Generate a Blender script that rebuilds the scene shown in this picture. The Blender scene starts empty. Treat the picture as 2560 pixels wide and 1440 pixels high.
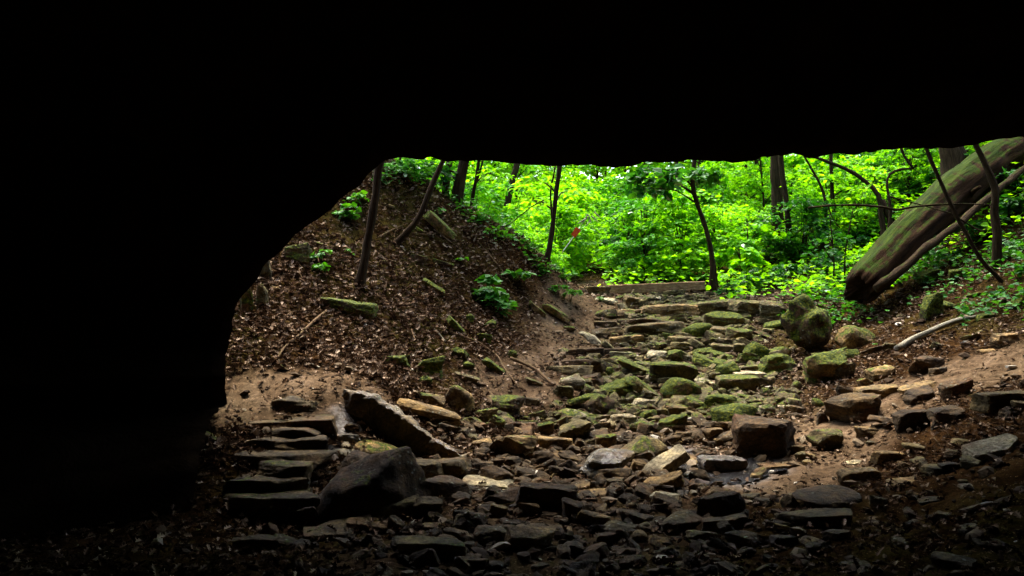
import bpy, math, random
import numpy as np
from mathutils import Vector, Matrix
rng = np.random.default_rng(11)
random.seed(5)
R = math.radians
scene = bpy.context.scene

# ---------------------------------------------------------------- camera, world, sun, exposure
F, CX, HZ = 2217.0, 1280.0, 780.0          # focal length, centre column and horizon row in photo pixels
cam_d = bpy.data.cameras.new("camera")
cam = bpy.data.objects.new("camera", cam_d)
scene.collection.objects.link(cam)
cam_d.sensor_width = 36.0
cam_d.lens = 36.0 * F / 2560.0
cam_d.shift_y = (HZ - 720.0) / 2560.0
cam_d.clip_start = 0.05
cam_d.clip_end = 600.0
cam.location = (0, 0, 0)
cam.rotation_euler = (R(90), 0, 0)
scene.camera = cam

SUN = Vector((-0.10, 0.42, 1.0)).normalized()      # bright overcast: soft light from above the woodland
world = bpy.data.worlds.new("World")
scene.world = world
world.use_nodes = True
wn = world.node_tree
wn.nodes.clear()
wo = wn.nodes.new('ShaderNodeOutputWorld')
wb = wn.nodes.new('ShaderNodeBackground')
ws = wn.nodes.new('ShaderNodeTexSky')
ws.sky_type = 'NISHITA'
ws.sun_disc = False
ws.sun_elevation = math.asin(SUN.z)
ws.sun_rotation = math.atan2(SUN.x, SUN.y)
wb.inputs['Strength'].default_value = 0.15
ws.dust_density = 4.0
ws.ozone_density = 0.4
ws.air_density = 1.0
wn.links.new(ws.outputs[0], wb.inputs[0])
wn.links.new(wb.outputs[0], wo.inputs[0])
sd = bpy.data.lights.new("sun", 'SUN')
sd.energy = 1.5
sd.angle = R(22)
sd.color = (1.0, 0.91, 0.78)
sun = bpy.data.objects.new("sun", sd)
scene.collection.objects.link(sun)
sun.rotation_euler = SUN.to_track_quat('Z', 'Y').to_euler()
sun.location = (0, 0, 30)
scene.view_settings.view_transform = 'Standard'
scene.view_settings.look = 'None'
scene.view_settings.gamma = 1.0
scene.view_settings.exposure = 3.0
scene.render.engine = 'CYCLES'
scene.cycles.max_bounces = 5
scene.cycles.diffuse_bounces = 4
scene.cycles.glossy_bounces = 2
scene.cycles.transmission_bounces = 3

# ---------------------------------------------------------------- helpers
def W(px, py, Y):
    return np.array([(px - CX) / F * Y, Y, (HZ - py) / F * Y])

def _hash(ix, iy, iz, seed):
    h = (ix.astype(np.uint32) * np.uint32(374761393) + iy.astype(np.uint32) * np.uint32(668265263)
         + iz.astype(np.uint32) * np.uint32(2147483647) + np.uint32((seed * 974711) & 0xffffffff))
    h = (h ^ (h >> np.uint32(13))) * np.uint32(1274126177)
    h = h ^ (h >> np.uint32(16))
    return (h & np.uint32(0xffff)).astype(np.float64) / 65535.0 * 2 - 1

def noise(p, scale, seed=0):
    q = np.asarray(p, float) * scale + 1000.0
    i = np.floor(q).astype(np.int64)
    f = q - i
    u = f * f * (3 - 2 * f)
    out = 0
    for dx in (0, 1):
        for dy in (0, 1):
            for dz in (0, 1):
                w = (u[..., 0] if dx else 1 - u[..., 0]) * (u[..., 1] if dy else 1 - u[..., 1]) * (u[..., 2] if dz else 1 - u[..., 2])
                out = out + w * _hash(i[..., 0] + dx, i[..., 1] + dy, i[..., 2] + dz, seed)
    return out

def fbm(p, scale, octv=3, seed=0):
    s, a, t = 0, 1.0, 0
    for k in range(octv):
        s = s + a * noise(p, scale * 2.03 ** k, seed + k * 7)
        t += a
        a *= 0.5
    return s / t

def mesh_obj(name, V, faces, mat, parent=None, smooth=True, attrs=None):
    """faces: list of (n,k) int arrays"""
    V = np.asarray(V, np.float32)
    me = bpy.data.meshes.new(name)
    me.vertices.add(len(V))
    me.vertices.foreach_set('co', V.ravel())
    if not isinstance(faces, list):
        faces = [faces]
    loops = np.concatenate([np.asarray(f, np.int32).ravel() for f in faces])
    tot = np.concatenate([np.full(len(f), np.asarray(f).shape[1], np.int32) for f in faces])
    start = np.concatenate([[0], np.cumsum(tot)[:-1]]).astype(np.int32)
    me.loops.add(len(loops))
    me.loops.foreach_set('vertex_index', loops)
    me.polygons.add(len(tot))
    me.polygons.foreach_set('loop_start', start)
    me.polygons.foreach_set('loop_total', tot)
    me.update(calc_edges=True)
    me.polygons.foreach_set('use_smooth', np.full(len(tot), smooth))
    if attrs:
        for k, a in attrs.items():
            at = me.attributes.new(k, 'FLOAT', 'POINT')
            at.data.foreach_set('value', np.asarray(a, np.float32))
    me.materials.append(mat)
    o = bpy.data.objects.new(name, me)
    scene.collection.objects.link(o)
    if parent is not None:
        o.parent = parent
    return o

def tag(o, label=None, cat=None, group=None, kind=None):
    if label: o['label'] = label
    if cat: o['category'] = cat
    if group: o['group'] = group
    if kind: o['kind'] = kind
    return o

def empty(name, loc, label, cat, group=None):
    o = bpy.data.objects.new(name, None)
    o.empty_display_size = 0.2
    o.location = loc
    scene.collection.objects.link(o)
    return tag(o, label, cat, group)

# ---------------------------------------------------------------- materials
def newmat(name):
    m = bpy.data.materials.new(name)
    m.use_nodes = True
    nt = m.node_tree
    nt.nodes.clear()
    return m, nt, nt.nodes, nt.links

def N(nodes, t, **kw):
    n = nodes.new(t)
    for k, v in kw.items():
        setattr(n, k, v)
    return n

def tex(nodes, links, scale, detail=6, rough=0.6, vec=None, dist=0.0):
    n = nodes.new('ShaderNodeTexNoise')
    n.inputs['Scale'].default_value = scale
    n.inputs['Detail'].default_value = detail
    n.inputs['Roughness'].default_value = rough
    n.inputs['Distortion'].default_value = dist
    if vec is not None:
        links.new(vec, n.inputs['Vector'])
    return n.outputs[0]

def ramp(nodes, links, fac, stops):
    n = nodes.new('ShaderNodeValToRGB')
    e = n.color_ramp.elements
    while len(e) < len(stops):
        e.new(0.5)
    for el, (p, c) in zip(e, stops):
        el.position = p
        el.color = (*c, 1) if len(c) == 3 else c
    links.new(fac, n.inputs[0])
    return n.outputs[0]

def mixc(nodes, links, fac, a, b, bt='MIX'):
    n = nodes.new('ShaderNodeMix')
    n.data_type = 'RGBA'
    n.blend_type = bt
    for i, v in ((0, fac), (6, a), (7, b)):
        if isinstance(v, (int, float)):
            n.inputs[i].default_value = v
        elif isinstance(v, tuple):
            n.inputs[i].default_value = (*v, 1)
        else:
            links.new(v, n.inputs[i])
    return n.outputs[2]

def mth(nodes, links, op, a, b=0.0, clamp=False):
    n = nodes.new('ShaderNodeMath')
    n.operation = op
    n.use_clamp = clamp
    for i, v in ((0, a), (1, b)):
        if isinstance(v, (int, float)):
            n.inputs[i].default_value = v
        else:
            links.new(v, n.inputs[i])
    return n.outputs[0]

def bump(nodes, links, h, strength, dist, nrm=None):
    b = nodes.new('ShaderNodeBump')
    b.inputs['Strength'].default_value = strength
    b.inputs['Distance'].default_value = dist
    links.new(h, b.inputs['Height'])
    if nrm is not None:
        links.new(nrm, b.inputs['Normal'])
    return b.outputs[0]

def finish(nodes, links, col, rough, nrm, spec=0.3, rough_in=None, spec_in=None):
    p = nodes.new('ShaderNodeBsdfPrincipled')
    o = nodes.new('ShaderNodeOutputMaterial')
    if isinstance(col, tuple):
        p.inputs['Base Color'].default_value = (*col, 1)
    else:
        links.new(col, p.inputs['Base Color'])
    p.inputs['Roughness'].default_value = rough
    if rough_in is not None:
        links.new(rough_in, p.inputs['Roughness'])
    p.inputs['Specular IOR Level'].default_value = spec
    if spec_in is not None:
        links.new(spec_in, p.inputs['Specular IOR Level'])
    if nrm is not None:
        links.new(nrm, p.inputs['Normal'])
    links.new(p.outputs[0], o.inputs[0])
    return p

def rock_material(name, wet=False):
    """object colour: R = how mossy, G = tone from brown to pale"""
    m, nt, nd, lk = newmat(name)
    geo = nd.new('ShaderNodeNewGeometry')
    pos = geo.outputs['Position']
    oi = nd.new('ShaderNodeObjectInfo')
    sp = nd.new('ShaderNodeSeparateColor')
    lk.new(oi.outputs['Color'], sp.inputs[0])
    base = ramp(nd, lk, sp.outputs[1], [(0.0, (.050, .031, .014)), (.33, (.096, .080, .036)), (.66, (.18, .118, .050)), (1.0, (.31, .28, .19))])
    n1 = tex(nd, lk, 5.0, 8, .65, pos, .4)
    n2 = tex(nd, lk, 34.0, 8, .7, pos)
    mot = ramp(nd, lk, n1, [(.33, (.28, .26, .25)), (.5, (.85, .85, .85)), (.66, (1.9, 1.8, 1.55))])
    c = mixc(nd, lk, 1.0, base, mot, 'MULTIPLY')
    c = mixc(nd, lk, 1.0, c, ramp(nd, lk, n2, [(.34, (.42, .40, .38)), (.66, (1.6, 1.6, 1.55))]), 'MULTIPLY')
    # orange-brown iron stain and pale lichen
    st = tex(nd, lk, 2.6, 4, .6, pos, 1.0)
    c = mixc(nd, lk, mth(nd, lk, 'MULTIPLY', ramp(nd, lk, st, [(.55, (0, 0, 0)), (.68, (1, 1, 1))]), .45), c, (.16, .075, .03))
    vo = nd.new('ShaderNodeTexVoronoi')
    vo.inputs['Scale'].default_value = 19
    lk.new(pos, vo.inputs['Vector'])
    li = mth(nd, lk, 'MULTIPLY', ramp(nd, lk, vo.outputs['Distance'], [(.14, (1, 1, 1)), (.25, (0, 0, 0))]), ramp(nd, lk, tex(nd, lk, 3.1, 3, .5, pos), [(.5, (0, 0, 0)), (.6, (.55, .55, .55))]))
    c = mixc(nd, lk, li, c, (.30, .32, .24))
    # moss grows on upward faces
    sx = nd.new('ShaderNodeSeparateXYZ')
    lk.new(geo.outputs['Normal'], sx.inputs[0])
    up = mth(nd, lk, "MULTIPLY", sx.outputs[2], .55)
    mn = tex(nd, lk, 6.5, 9, .72, pos, .8)
    ms = mth(nd, lk, 'ADD', up, mth(nd, lk, 'MULTIPLY', mn, 2.8))
    ms = mth(nd, lk, 'ADD', ms, mth(nd, lk, 'MULTIPLY', sp.outputs[0], 1.3))
    ms = mth(nd, lk, 'SUBTRACT', ms, 2.38)
    mk = mth(nd, lk, 'MULTIPLY', ms, 5.0, True)
    mc = ramp(nd, lk, n2, [(.36, (.008, .018, .002)), (.5, (.042, .062, .003)), (.64, (.15, .155, .008))])
    c = mixc(nd, lk, mk, c, mc)
    ms2 = tex(nd, lk, 11, 10, .72, pos, .3)
    b1 = bump(nd, lk, ms2, 1.0, .06)
    b2 = bump(nd, lk, n2, .8, .02, b1)
    if wet:
        wr = ramp(nd, lk, tex(nd, lk, 3.3, 4, .6, pos, .8), [(.42, (.14, .14, .14)), (.50, (.8, .8, .8))])
        finish(nd, lk, mixc(nd, lk, .15, c, (.02, .02, .022)), .5, b2, .5, wr)
    else:
        finish(nd, lk, c, .85, b2, .12)
    return m

_nd = None
class _L(list): pass
# (ShaderNodes collections accept negative indexing)
M_rock = rock_material('weathered_rock')
M_wet = rock_material('wet_rock', True)

def ground_material():
    m, nt, nd, lk = newmat('forest_floor')
    geo = nd.new('ShaderNodeNewGeometry')
    pos = geo.outputs['Position']
    pa = nd.new('ShaderNodeAttribute'); pa.attribute_name = 'path'
    ma = nd.new('ShaderNodeAttribute'); ma.attribute_name = 'wet'
    ga = nd.new('ShaderNodeAttribute'); ga.attribute_name = 'green'
    n1 = tex(nd, lk, 3.0, 10, .68, pos, .3)
    n2 = tex(nd, lk, 26.0, 10, .75, pos)
    dark = ramp(nd, lk, n1, [(.32, (.005, .0025, .001)), (.5, (.020, .010, .004)), (.68, (.052, .028, .011))])
    tan = ramp(nd, lk, n1, [(.3, (.028, .018, .010)), (.5, (.074, .050, .030)), (.7, (.135, .096, .062))])
    c = mixc(nd, lk, pa.outputs['Fac'], dark, tan)
    c = mixc(nd, lk, 1.0, c, ramp(nd, lk, n2, [(.32, (.45, .42, .40)), (.5, (1, 1, 1)), (.68, (1.7, 1.6, 1.45))]), 'MULTIPLY')
    vo = nd.new('ShaderNodeTexVoronoi'); vo.inputs['Scale'].default_value = 38
    lk.new(pos, vo.inputs['Vector'])
    fl = mth(nd, lk, 'MULTIPLY', ramp(nd, lk, vo.outputs['Distance'], [(.16, (1, 1, 1)), (.24, (0, 0, 0))]),
             ramp(nd, lk, tex(nd, lk, 7, 3, .5, pos), [(.46, (0, 0, 0)), (.56, (.8, .8, .8))]))
    c = mixc(nd, lk, fl, c, (.24, .17, .11))
    mg = mth(nd, lk, 'MULTIPLY', ga.outputs['Fac'], ramp(nd, lk, n1, [(.42, (0, 0, 0)), (.58, (1, 1, 1))]))
    c = mixc(nd, lk, mth(nd, lk, 'MULTIPLY', mg, .55), c, (.020, .028, .004))
    c = mixc(nd, lk, mth(nd, lk, 'MULTIPLY', ma.outputs['Fac'], .6), c, (.02, .016, .014))
    b1 = bump(nd, lk, n1, .8, .06)
    b2 = bump(nd, lk, n2, .9, .02, b1)
    wetr = mth(nd, lk, 'MULTIPLY', ma.outputs['Fac'], ramp(nd, lk, tex(nd, lk, 9, 5, .6, pos), [(.42, (0, 0, 0)), (.55, (.82, .82, .82))]))
    rg = mth(nd, lk, 'SUBTRACT', .92, wetr)
    finish(nd, lk, c, .9, b2, .12, rg, mth(nd, lk, 'MULTIPLY', ma.outputs['Fac'], .6))
    return m
M_ground = ground_material()

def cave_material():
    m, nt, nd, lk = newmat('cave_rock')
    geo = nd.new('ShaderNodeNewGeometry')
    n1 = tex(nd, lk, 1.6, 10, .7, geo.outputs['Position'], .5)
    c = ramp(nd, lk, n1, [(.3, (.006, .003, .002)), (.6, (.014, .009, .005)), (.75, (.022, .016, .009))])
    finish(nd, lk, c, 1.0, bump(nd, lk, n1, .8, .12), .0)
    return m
M_cave = cave_material()

def leaf_material(name, stops, trans=.45, gloss=.10, tint=(1.6, 1.35, .5)):
    m, nt, nd, lk = newmat(name)
    geo = nd.new('ShaderNodeNewGeometry')
    oi = nd.new('ShaderNodeObjectInfo')
    v = mth(nd, lk, 'ADD', mth(nd, lk, 'MULTIPLY', geo.outputs['Random Per Island'], .62), mth(nd, lk, 'MULTIPLY', oi.outputs['Random'], .38))
    c = ramp(nd, lk, v, stops)
    d = nd.new('ShaderNodeBsdfDiffuse'); lk.new(c, d.inputs[0])
    t = nd.new('ShaderNodeBsdfTranslucent')
    tc = mixc(nd, lk, 1.0, c, tint, 'MULTIPLY')
    lk.new(tc, t.inputs[0])
    mx = nd.new('ShaderNodeMixShader'); mx.inputs[0].default_value = trans
    lk.new(d.outputs[0], mx.inputs[1]); lk.new(t.outputs[0], mx.inputs[2])
    g = nd.new('ShaderNodeBsdfGlossy'); g.inputs['Roughness'].default_value = .42
    g.inputs[0].default_value = (.9, 1, .95, 1)
    m2 = nd.new('ShaderNodeMixShader')
    fr = nd.new('ShaderNodeFresnel'); fr.inputs[0].default_value = 1.4
    lk.new(mth(nd, lk, 'MULTIPLY', fr.outputs[0], gloss * 6), m2.inputs[0])
    lk.new(mx.outputs[0], m2.inputs[1]); lk.new(g.outputs[0], m2.inputs[2])
    o = nd.new('ShaderNodeOutputMaterial'); lk.new(m2.outputs[0], o.inputs[0])
    return m
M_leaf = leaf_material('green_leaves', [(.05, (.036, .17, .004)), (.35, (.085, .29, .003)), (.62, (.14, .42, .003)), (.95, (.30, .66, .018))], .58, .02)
M_leafmidshade = leaf_material('mid_green_shade_leaves', [(.05, (.008, .06, .005)), (.5, (.022, .15, .004)), (.95, (.075, .28, .004))], .45, .02)  # mid green; also puts the right-hand woodland's shade into the leaf colour
M_leafshade = leaf_material('shade_green_leaves', [(.05, (.006, .045, .006)), (.5, (.014, .10, .007)), (.95, (.040, .17, .006))], .4, .03)  # darker leaf copy; shade on near and right foliage is in its colour
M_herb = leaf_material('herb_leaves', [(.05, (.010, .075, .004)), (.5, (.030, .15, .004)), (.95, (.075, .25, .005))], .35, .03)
M_litter = leaf_material('dry_leaves', [(.05, (.010, .005, .003)), (.38, (.036, .020, .011)), (.58, (.12, .078, .050)), (.76, (.31, .235, .17)), (.98, (.56, .48, .38))], .04, .0, (1, 1, 1))

def bark_material(name, c1, c2, mossy=0.0, sc=9):
    m, nt, nd, lk = newmat(name)
    geo = nd.new('ShaderNodeNewGeometry')
    tc = nd.new('ShaderNodeTexCoord')
    mp = nd.new('ShaderNodeMapping')
    at = nd.new('ShaderNodeAttribute'); at.attribute_name = 'grain'
    lk.new(geo.outputs['Position'], mp.inputs[0])
    gv = nd.new('ShaderNodeCombineXYZ')
    au = nd.new('ShaderNodeAttribute'); au.attribute_name = 'around'
    lk.new(mth(nd, lk, 'MULTIPLY', au.outputs['Fac'], 1.0), gv.inputs[0])
    lk.new(mth(nd, lk, 'MULTIPLY', at.outputs['Fac'], .12), gv.inputs[1])
    n1 = tex(nd, lk, sc * 3.2, 8, .7, gv.outputs[0], .3)
    n2 = tex(nd, lk, 7, 6, .6, geo.outputs['Position'])
    c = ramp(nd, lk, n1, [(.34, c1), (.62, c2)])
    c = mixc(nd, lk, .5, c, mixc(nd, lk, 1.0, c, ramp(nd, lk, n2, [(.3, (.4, .4, .4)), (.7, (1.5, 1.5, 1.4))]), 'MULTIPLY'))
    if mossy:
        sx = nd.new('ShaderNodeSeparateXYZ'); lk.new(geo.outputs['Normal'], sx.inputs[0])
        ms = mth(nd, lk, 'ADD', mth(nd, lk, 'MULTIPLY', sx.outputs[2], 1.1), mth(nd, lk, 'MULTIPLY', n2, 1.9))
        mk = mth(nd, lk, 'MULTIPLY', mth(nd, lk, 'SUBTRACT', ms, 2.0 - mossy), 3.5, True)
        c = mixc(nd, lk, mk, c, ramp(nd, lk, n1, [(.35, (.004, .012, .001)), (.65, (.030, .048, .003))]))
    b = bump(nd, lk, n1, 1.0, .03)
    finish(nd, lk, c, .95, bump(nd, lk, n2, .4, .02, b), .05)
    return m
M_bark = bark_material('brown_bark', (.009, .006, .003), (.046, .029, .015), .15)
M_barkmoss = bark_material('mossy_bark', (.006, .003, .001), (.036, .017, .007), .50, 4)
M_stick = bark_material('dead_wood', (.055, .032, .017), (.19, .125, .072), .1)
M_palewood = bark_material('bleached_wood', (.10, .09, .065), (.33, .31, .24), 0)
M_beam = bark_material('sawn_timber', (.16, .10, .05), (.36, .24, .13), 0)

def plain(name, c, rough=.6, spec=.4):
    m, nt, nd, lk = newmat(name)
    geo = nd.new('ShaderNodeNewGeometry')
    n1 = tex(nd, lk, 20, 5, .6, geo.outputs['Position'])
    col = mixc(nd, lk, 1.0, c, ramp(nd, lk, n1, [(.3, (.75, .75, .75)), (.7, (1.15, 1.15, 1.15))]), 'MULTIPLY')
    finish(nd, lk, col, rough, bump(nd, lk, n1, .3, .01), spec)
    return m
M_red = plain('red_paint', (.62, .06, .012))
M_metal = plain('grey_metal', (.42, .43, .40), .4)

# ---------------------------------------------------------------- terrain
CP = []
for px, py, Y in [(-300,1440,5.4),(0,1440,5.2),(600,1440,5.35),(1300,1440,5.4),(2000,1440,5.25),(2560,1440,4.75),(2560,1300,5.5),(2560,1150,6.5),
    (1500,1300,6.8),(1000,1300,6.9),(650,1300,6.95),(300,1300,6.8),(0,1250,7.2),(1500,1200,8.1),(1200,1200,8.0),(1000,1200,7.9),(1500,1100,9.6),(1250,1100,9.3),
    (1000,1100,8.7),(1550,1000,11.0),(1650,950,11.8),(1650,900,12.6),(1600,850,13.4),(1600,800,14.4),(1620,760,15.5),(1640,730,17.0),(1480,705,19),
    (1480,745,15.6),(1430,810,14),(1380,900,12),(1300,960,11),(1200,1000,10.6),(1100,960,10.1),(1000,965,9.7),(850,975,8.9),(700,965,9.0),(600,965,9.0),
    (520,1060,8.3),(480,1200,7.3),(700,1150,7.85),(850,1130,8.2),(1200,860,11.8),(1080,850,11.3),(900,850,10.5),(700,850,10.0),(600,830,10.0),
    (1250,760,13.4),(1350,720,14.3),(1100,720,12.7),(900,710,11.6),(700,730,11.0),(1000,600,13.2),(850,540,12.9),(1150,600,13.9),(1250,660,14.2),
    (1420,715,15.6),(1375,660,15.3),(1300,600,15.1),(1200,545,15.1),(1120,505,15.0),(1060,455,15),(950,395,14.5),
    (1760,720,17),(1800,745,16.0),(1850,700,18.5),(1940,652,20),(2040,612,21),(1930,760,14.9),(2040,885,12.3),(1950,880,12.6),(2130,860,12.4),(2000,740,16),(2130,740,14.9),
    (2220,800,13.3),(2200,650,17),(2350,570,18),(2250,700,15.5),(2350,690,14.2),(2300,790,12.6),(2450,720,12.7),(2560,750,11.4),(2560,600,14.0),(2560,870,9.7),(2430,880,10.1),(2250,930,10.4),
    (2130,1000,9.9),(2300,1000,9.0),(2560,1000,7.9),(2200,1150,7.9),(2000,1150,8.5),(1850,1150,8.7),(1850,1050,9.9),(1850,950,11.5),(1850,870,12.7),(2200,1300,6.4),(1850,1300,6.7)]:
    CP.append(W(px, py, Y))
for p in [(-.3,18.5,.75),(-2,19,1.3),(.9,19,.55),(-4.5,19.5,2.2),(0,22,.95),(3,22,1.25),(6,22,1.6),(-4,25,1.8),(0,30,1.9),(5,30,2.2),(0,40,3.4),(-12,40,5),(12,40,5.0),(0,60,8),(-30,60,10),(30,60,11),
    (-30,30,7),(30,35,9),(12,24,4.2),(10,18,3.6),(9,14.5,2.4),(14,18,5.5),(13,12,3.5),(22,22,9),(9,9,.6),(-6,15,3.2),(-5,12.5,1.7),(-7,11,1.6),(-12,16,4.5),(-14,10,2.5),(-5,9,-.5),
    (0,0,-1.6),(0,-6,-1.5),(-5,1,-1.7),(6,1,-1.1),(-5,5,-1.6),(5,4,-1.0),(-20,-5,-1),(20,-5,0),(-60,0,2),(60,0,4),(-60,90,14),(60,90,16),(0,90,13),(0,130,17),(-90,60,12),(90,60,14)]:
    CP.append(np.array(p, float))
CP = np.array(CP)
def _k(r2):
    return 0.5 * r2 * np.log(r2 + 1e-6)
_n = len(CP)
_d2 = ((CP[:, None, :2] - CP[None, :, :2]) ** 2).sum(-1)
_A = np.zeros((_n + 3, _n + 3))
_A[:_n, :_n] = _k(_d2) + np.eye(_n) * 0.02
_A[:_n, _n] = 1; _A[:_n, _n + 1:] = CP[:, :2]
_A[_n:, :_n] = _A[:_n, _n:].T
_sol = np.linalg.solve(_A, np.concatenate([CP[:, 2], np.zeros(3)]))
def gz(x, y):
    x = np.atleast_1d(np.asarray(x, float)); y = np.atleast_1d(np.asarray(y, float))
    sh = x.shape
    x = x.ravel(); y = y.ravel()
    out = np.empty(len(x))
    for s in range(0, len(x), 20000):
        xs, ys = x[s:s + 20000], y[s:s + 20000]
        d2 = (xs[:, None] - CP[None, :, 0]) ** 2 + (ys[:, None] - CP[None, :, 1]) ** 2
        out[s:s + 20000] = _k(d2) @ _sol[:_n] + _sol[_n] + _sol[_n + 1] * xs + _sol[_n + 2] * ys
    p = np.stack([x, y, x * 0], 1)
    out += .055 * fbm(p, .9, 3, 3) + .03 * fbm(p, 3.5, 3, 9)
    return out.reshape(sh)
def hit(px, py, y0=4.2, y1=60):
    Y = np.arange(y0, y1, .03)
    z = (HZ - py) / F * Y
    g = gz((px - CX) / F * Y, Y)
    k = np.argmax(z <= g)
    if z[k] > g[k]:
        k = len(Y) - 1
    return np.array([(px - CX) / F * Y[k], Y[k], g[k]])

def seg(a, b, s):
    return list(np.arange(a, b, s))
xs = np.array(seg(-90, -20, 4) + seg(-20, -8, .6) + seg(-8, -3.6, .1) + seg(-3.6, 6.2, .042) + seg(6.2, 12, .1) + seg(12, 24, .6) + seg(24, 94, 4))
ys = np.array(seg(-14, 3, .6) + seg(3, 4.8, .08) + seg(4.8, 13, .038) + seg(13, 17.5, .06) + seg(17.5, 26, .15) + seg(26, 60, 1.0) + seg(60, 141, 4))
GX, GY = np.meshgrid(xs, ys)
GZ = gz(GX, GY)
P3 = np.stack([GX.ravel(), GY.ravel(), GX.ravel() * 0], 1)
near = np.exp(-np.maximum(0, P3[:, 1] - 17) / 3)
GZf = GZ.ravel() + near * (.028 * fbm(P3, 6, 4, 21) + .016 * np.abs(noise(P3, 20, 5)) - .006)

def polydist(x, y, pts):
    d = np.full(x.shape, 1e9)
    for (ax, ay), (bx, by) in zip(pts[:-1], pts[1:]):
        L2 = (bx - ax) ** 2 + (by - ay) ** 2 + 1e-9
        t = np.clip(((x - ax) * (bx - ax) + (y - ay) * (by - ay)) / L2, 0, 1)
        d = np.minimum(d, np.hypot(x - ax - t * (bx - ax), y - ay - t * (by - ay)))
    return d
def line_on_ground(pp):
    return [tuple(hit(px, py)[:2]) for px, py in pp]
PATH1 = line_on_ground([(1500, 705), (1465, 770), (1435, 840), (1370, 895), (1290, 960)])
PATH2 = line_on_ground([(620, 1000), (740, 975), (830, 970)])
PATH3 = line_on_ground([(2700, 860), (2560, 905), (2420, 930), (2280, 990), (2120, 1060), (2000, 1170), (1900, 1210)])
PATH4 = line_on_ground([(1905, 752), (1985, 718), (2075, 682)])
CREEK = line_on_ground([(1650, 740), (1650, 860), (1650, 1000), (1500, 1150), (1350, 1300), (1300, 1430)])
WET = line_on_ground([(1700, 1160), (1790, 1200), (1850, 1180)])
WET2 = line_on_ground([(865, 1118), (880, 1130), (900, 1135)])
def sstep(e0, e1, v):
    t = np.clip((v - e0) / (e1 - e0), 0, 1)
    return t * t * (3 - 2 * t)
def path_mask(x, y):
    p = np.stack([x, y, x * 0], -1)
    nz = .3 * fbm(p, 1.2, 3, 31)
    a = 1 - sstep(.25, .75, polydist(x, y, PATH1) + nz)
    b = 1 - sstep(.35, .75, polydist(x, y, PATH2) + nz * .4)
    c = 1 - sstep(.4, .95, polydist(x, y, PATH3) + nz)
    d = 1 - sstep(.1, .5, polydist(x, y, PATH4) + nz * .4)
    e = .55 * (1 - sstep(.5, 2.0, polydist(x, y, CREEK) + nz * 2))
    return np.maximum.reduce([a, b, c, d, e])
def earth_mask(x, y):
    p = np.stack([x, y, x * 0], -1)
    nz = .2 * fbm(p, 1.2, 3, 31)
    return np.maximum(1 - sstep(.42, .85, polydist(x, y, PATH1) + nz), 1 - sstep(.3, .7, polydist(x, y, PATH3) + nz))
def wet_mask(x, y):
    p = np.stack([x, y, x * 0], -1)
    nz = .25 * fbm(p, 2.5, 3, 41)
    return np.maximum(1 - sstep(.15, .6, polydist(x, y, WET) + nz), 1 - sstep(.1, .35, polydist(x, y, WET2) + nz))
pm = path_mask(P3[:, 0], P3[:, 1])
wm = wet_mask(P3[:, 0], P3[:, 1])
gm = sstep(-.5, .4, fbm(P3, .6, 2, 77)) * .8 + sstep(17, 20, P3[:, 1])
GV = np.stack([GX.ravel(), GY.ravel(), GZf], 1)
nx_, ny_ = len(xs), len(ys)
ii = (np.arange(ny_ - 1)[:, None] * nx_ + np.arange(nx_ - 1)[None, :]).ravel()
GF = np.stack([ii, ii + 1, ii + nx_ + 1, ii + nx_], 1)
ground = mesh_obj('ground', GV, GF, M_ground, attrs={'path': pm, 'wet': wm, 'green': np.clip(gm, 0, 1)})
tag(ground, kind='structure')

# ---------------------------------------------------------------- cave
LIP = [(430,1500,7.3),(470,1300,7.4),(500,1170,7.6),(512,1100,7.9),(525,1050,8.2),(560,1010,8.6),(568,940,8.8),(568,880,9.0),(580,830,9.0),(592,760,9.0),(640,700,9.0),(665,655,9.0),
       (700,630,9.0),(760,575,9.0),(830,520,9.0),(885,468,9.0),(930,425,9.0),(958,398,9.0),(1000,392,9.05),(1040,397,9.1),(1058,401,9.1),(1076,394,9.1),(1110,399,9.1),(1180,401,9.1),(1240,407,9.1),(1300,411,9.1),
       (1380,416,9.1),(1440,413,9.1),(1490,412,9.1),(1540,417,9.1),(1600,411,9.1),(1640,405,9.1),(1700,403,9.1),(1755,396,9.1),(1800,403,9.1),(1830,410,9.1),(1870,404,9.1),(1915,391,9.1),(1990,386,9.1),
       (2025,398,9.1),(2060,387,9.1),(2090,379,9.1),(2140,385,9.1),(2200,376,9.1),(2270,372,9.1),(2360,371,9.1),(2450,360,9.1),(2510,350,9.1),(2560,344,9.1),(2700,350,9.1),(2800,420,9.1),(2860,560,9.0),(2890,800,8.8),(2900,1100,8.6),(2900,1500,8.5)]
LW = np.array([W(px, py, Y * (.885 if Y >= 8.75 else .93)) for px, py, Y in LIP])
sl = np.concatenate([[0], np.cumsum(np.linalg.norm(np.diff(LW, axis=0), axis=1))])
tt = np.arange(0, sl[-1], .035)
LO = np.stack([np.interp(tt, sl, LW[:, k]) for k in range(3)], 1)
LO[:, 0] += (LO[:, 0] < -1.3) * .045 * fbm(LO, 3.2, 4, 7)
LO[:, 0] += .020 * noise(LO, 6, 1) + .012 * noise(LO, 17, 2)
LO[:, 2] += .020 * noise(LO, 5, 3) + .012 * noise(LO, 15, 4)
C0 = np.array([1.3, -.6])
od = LO[:, [0, 2]] - C0
od /= np.linalg.norm(od, axis=1)[:, None]
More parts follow.
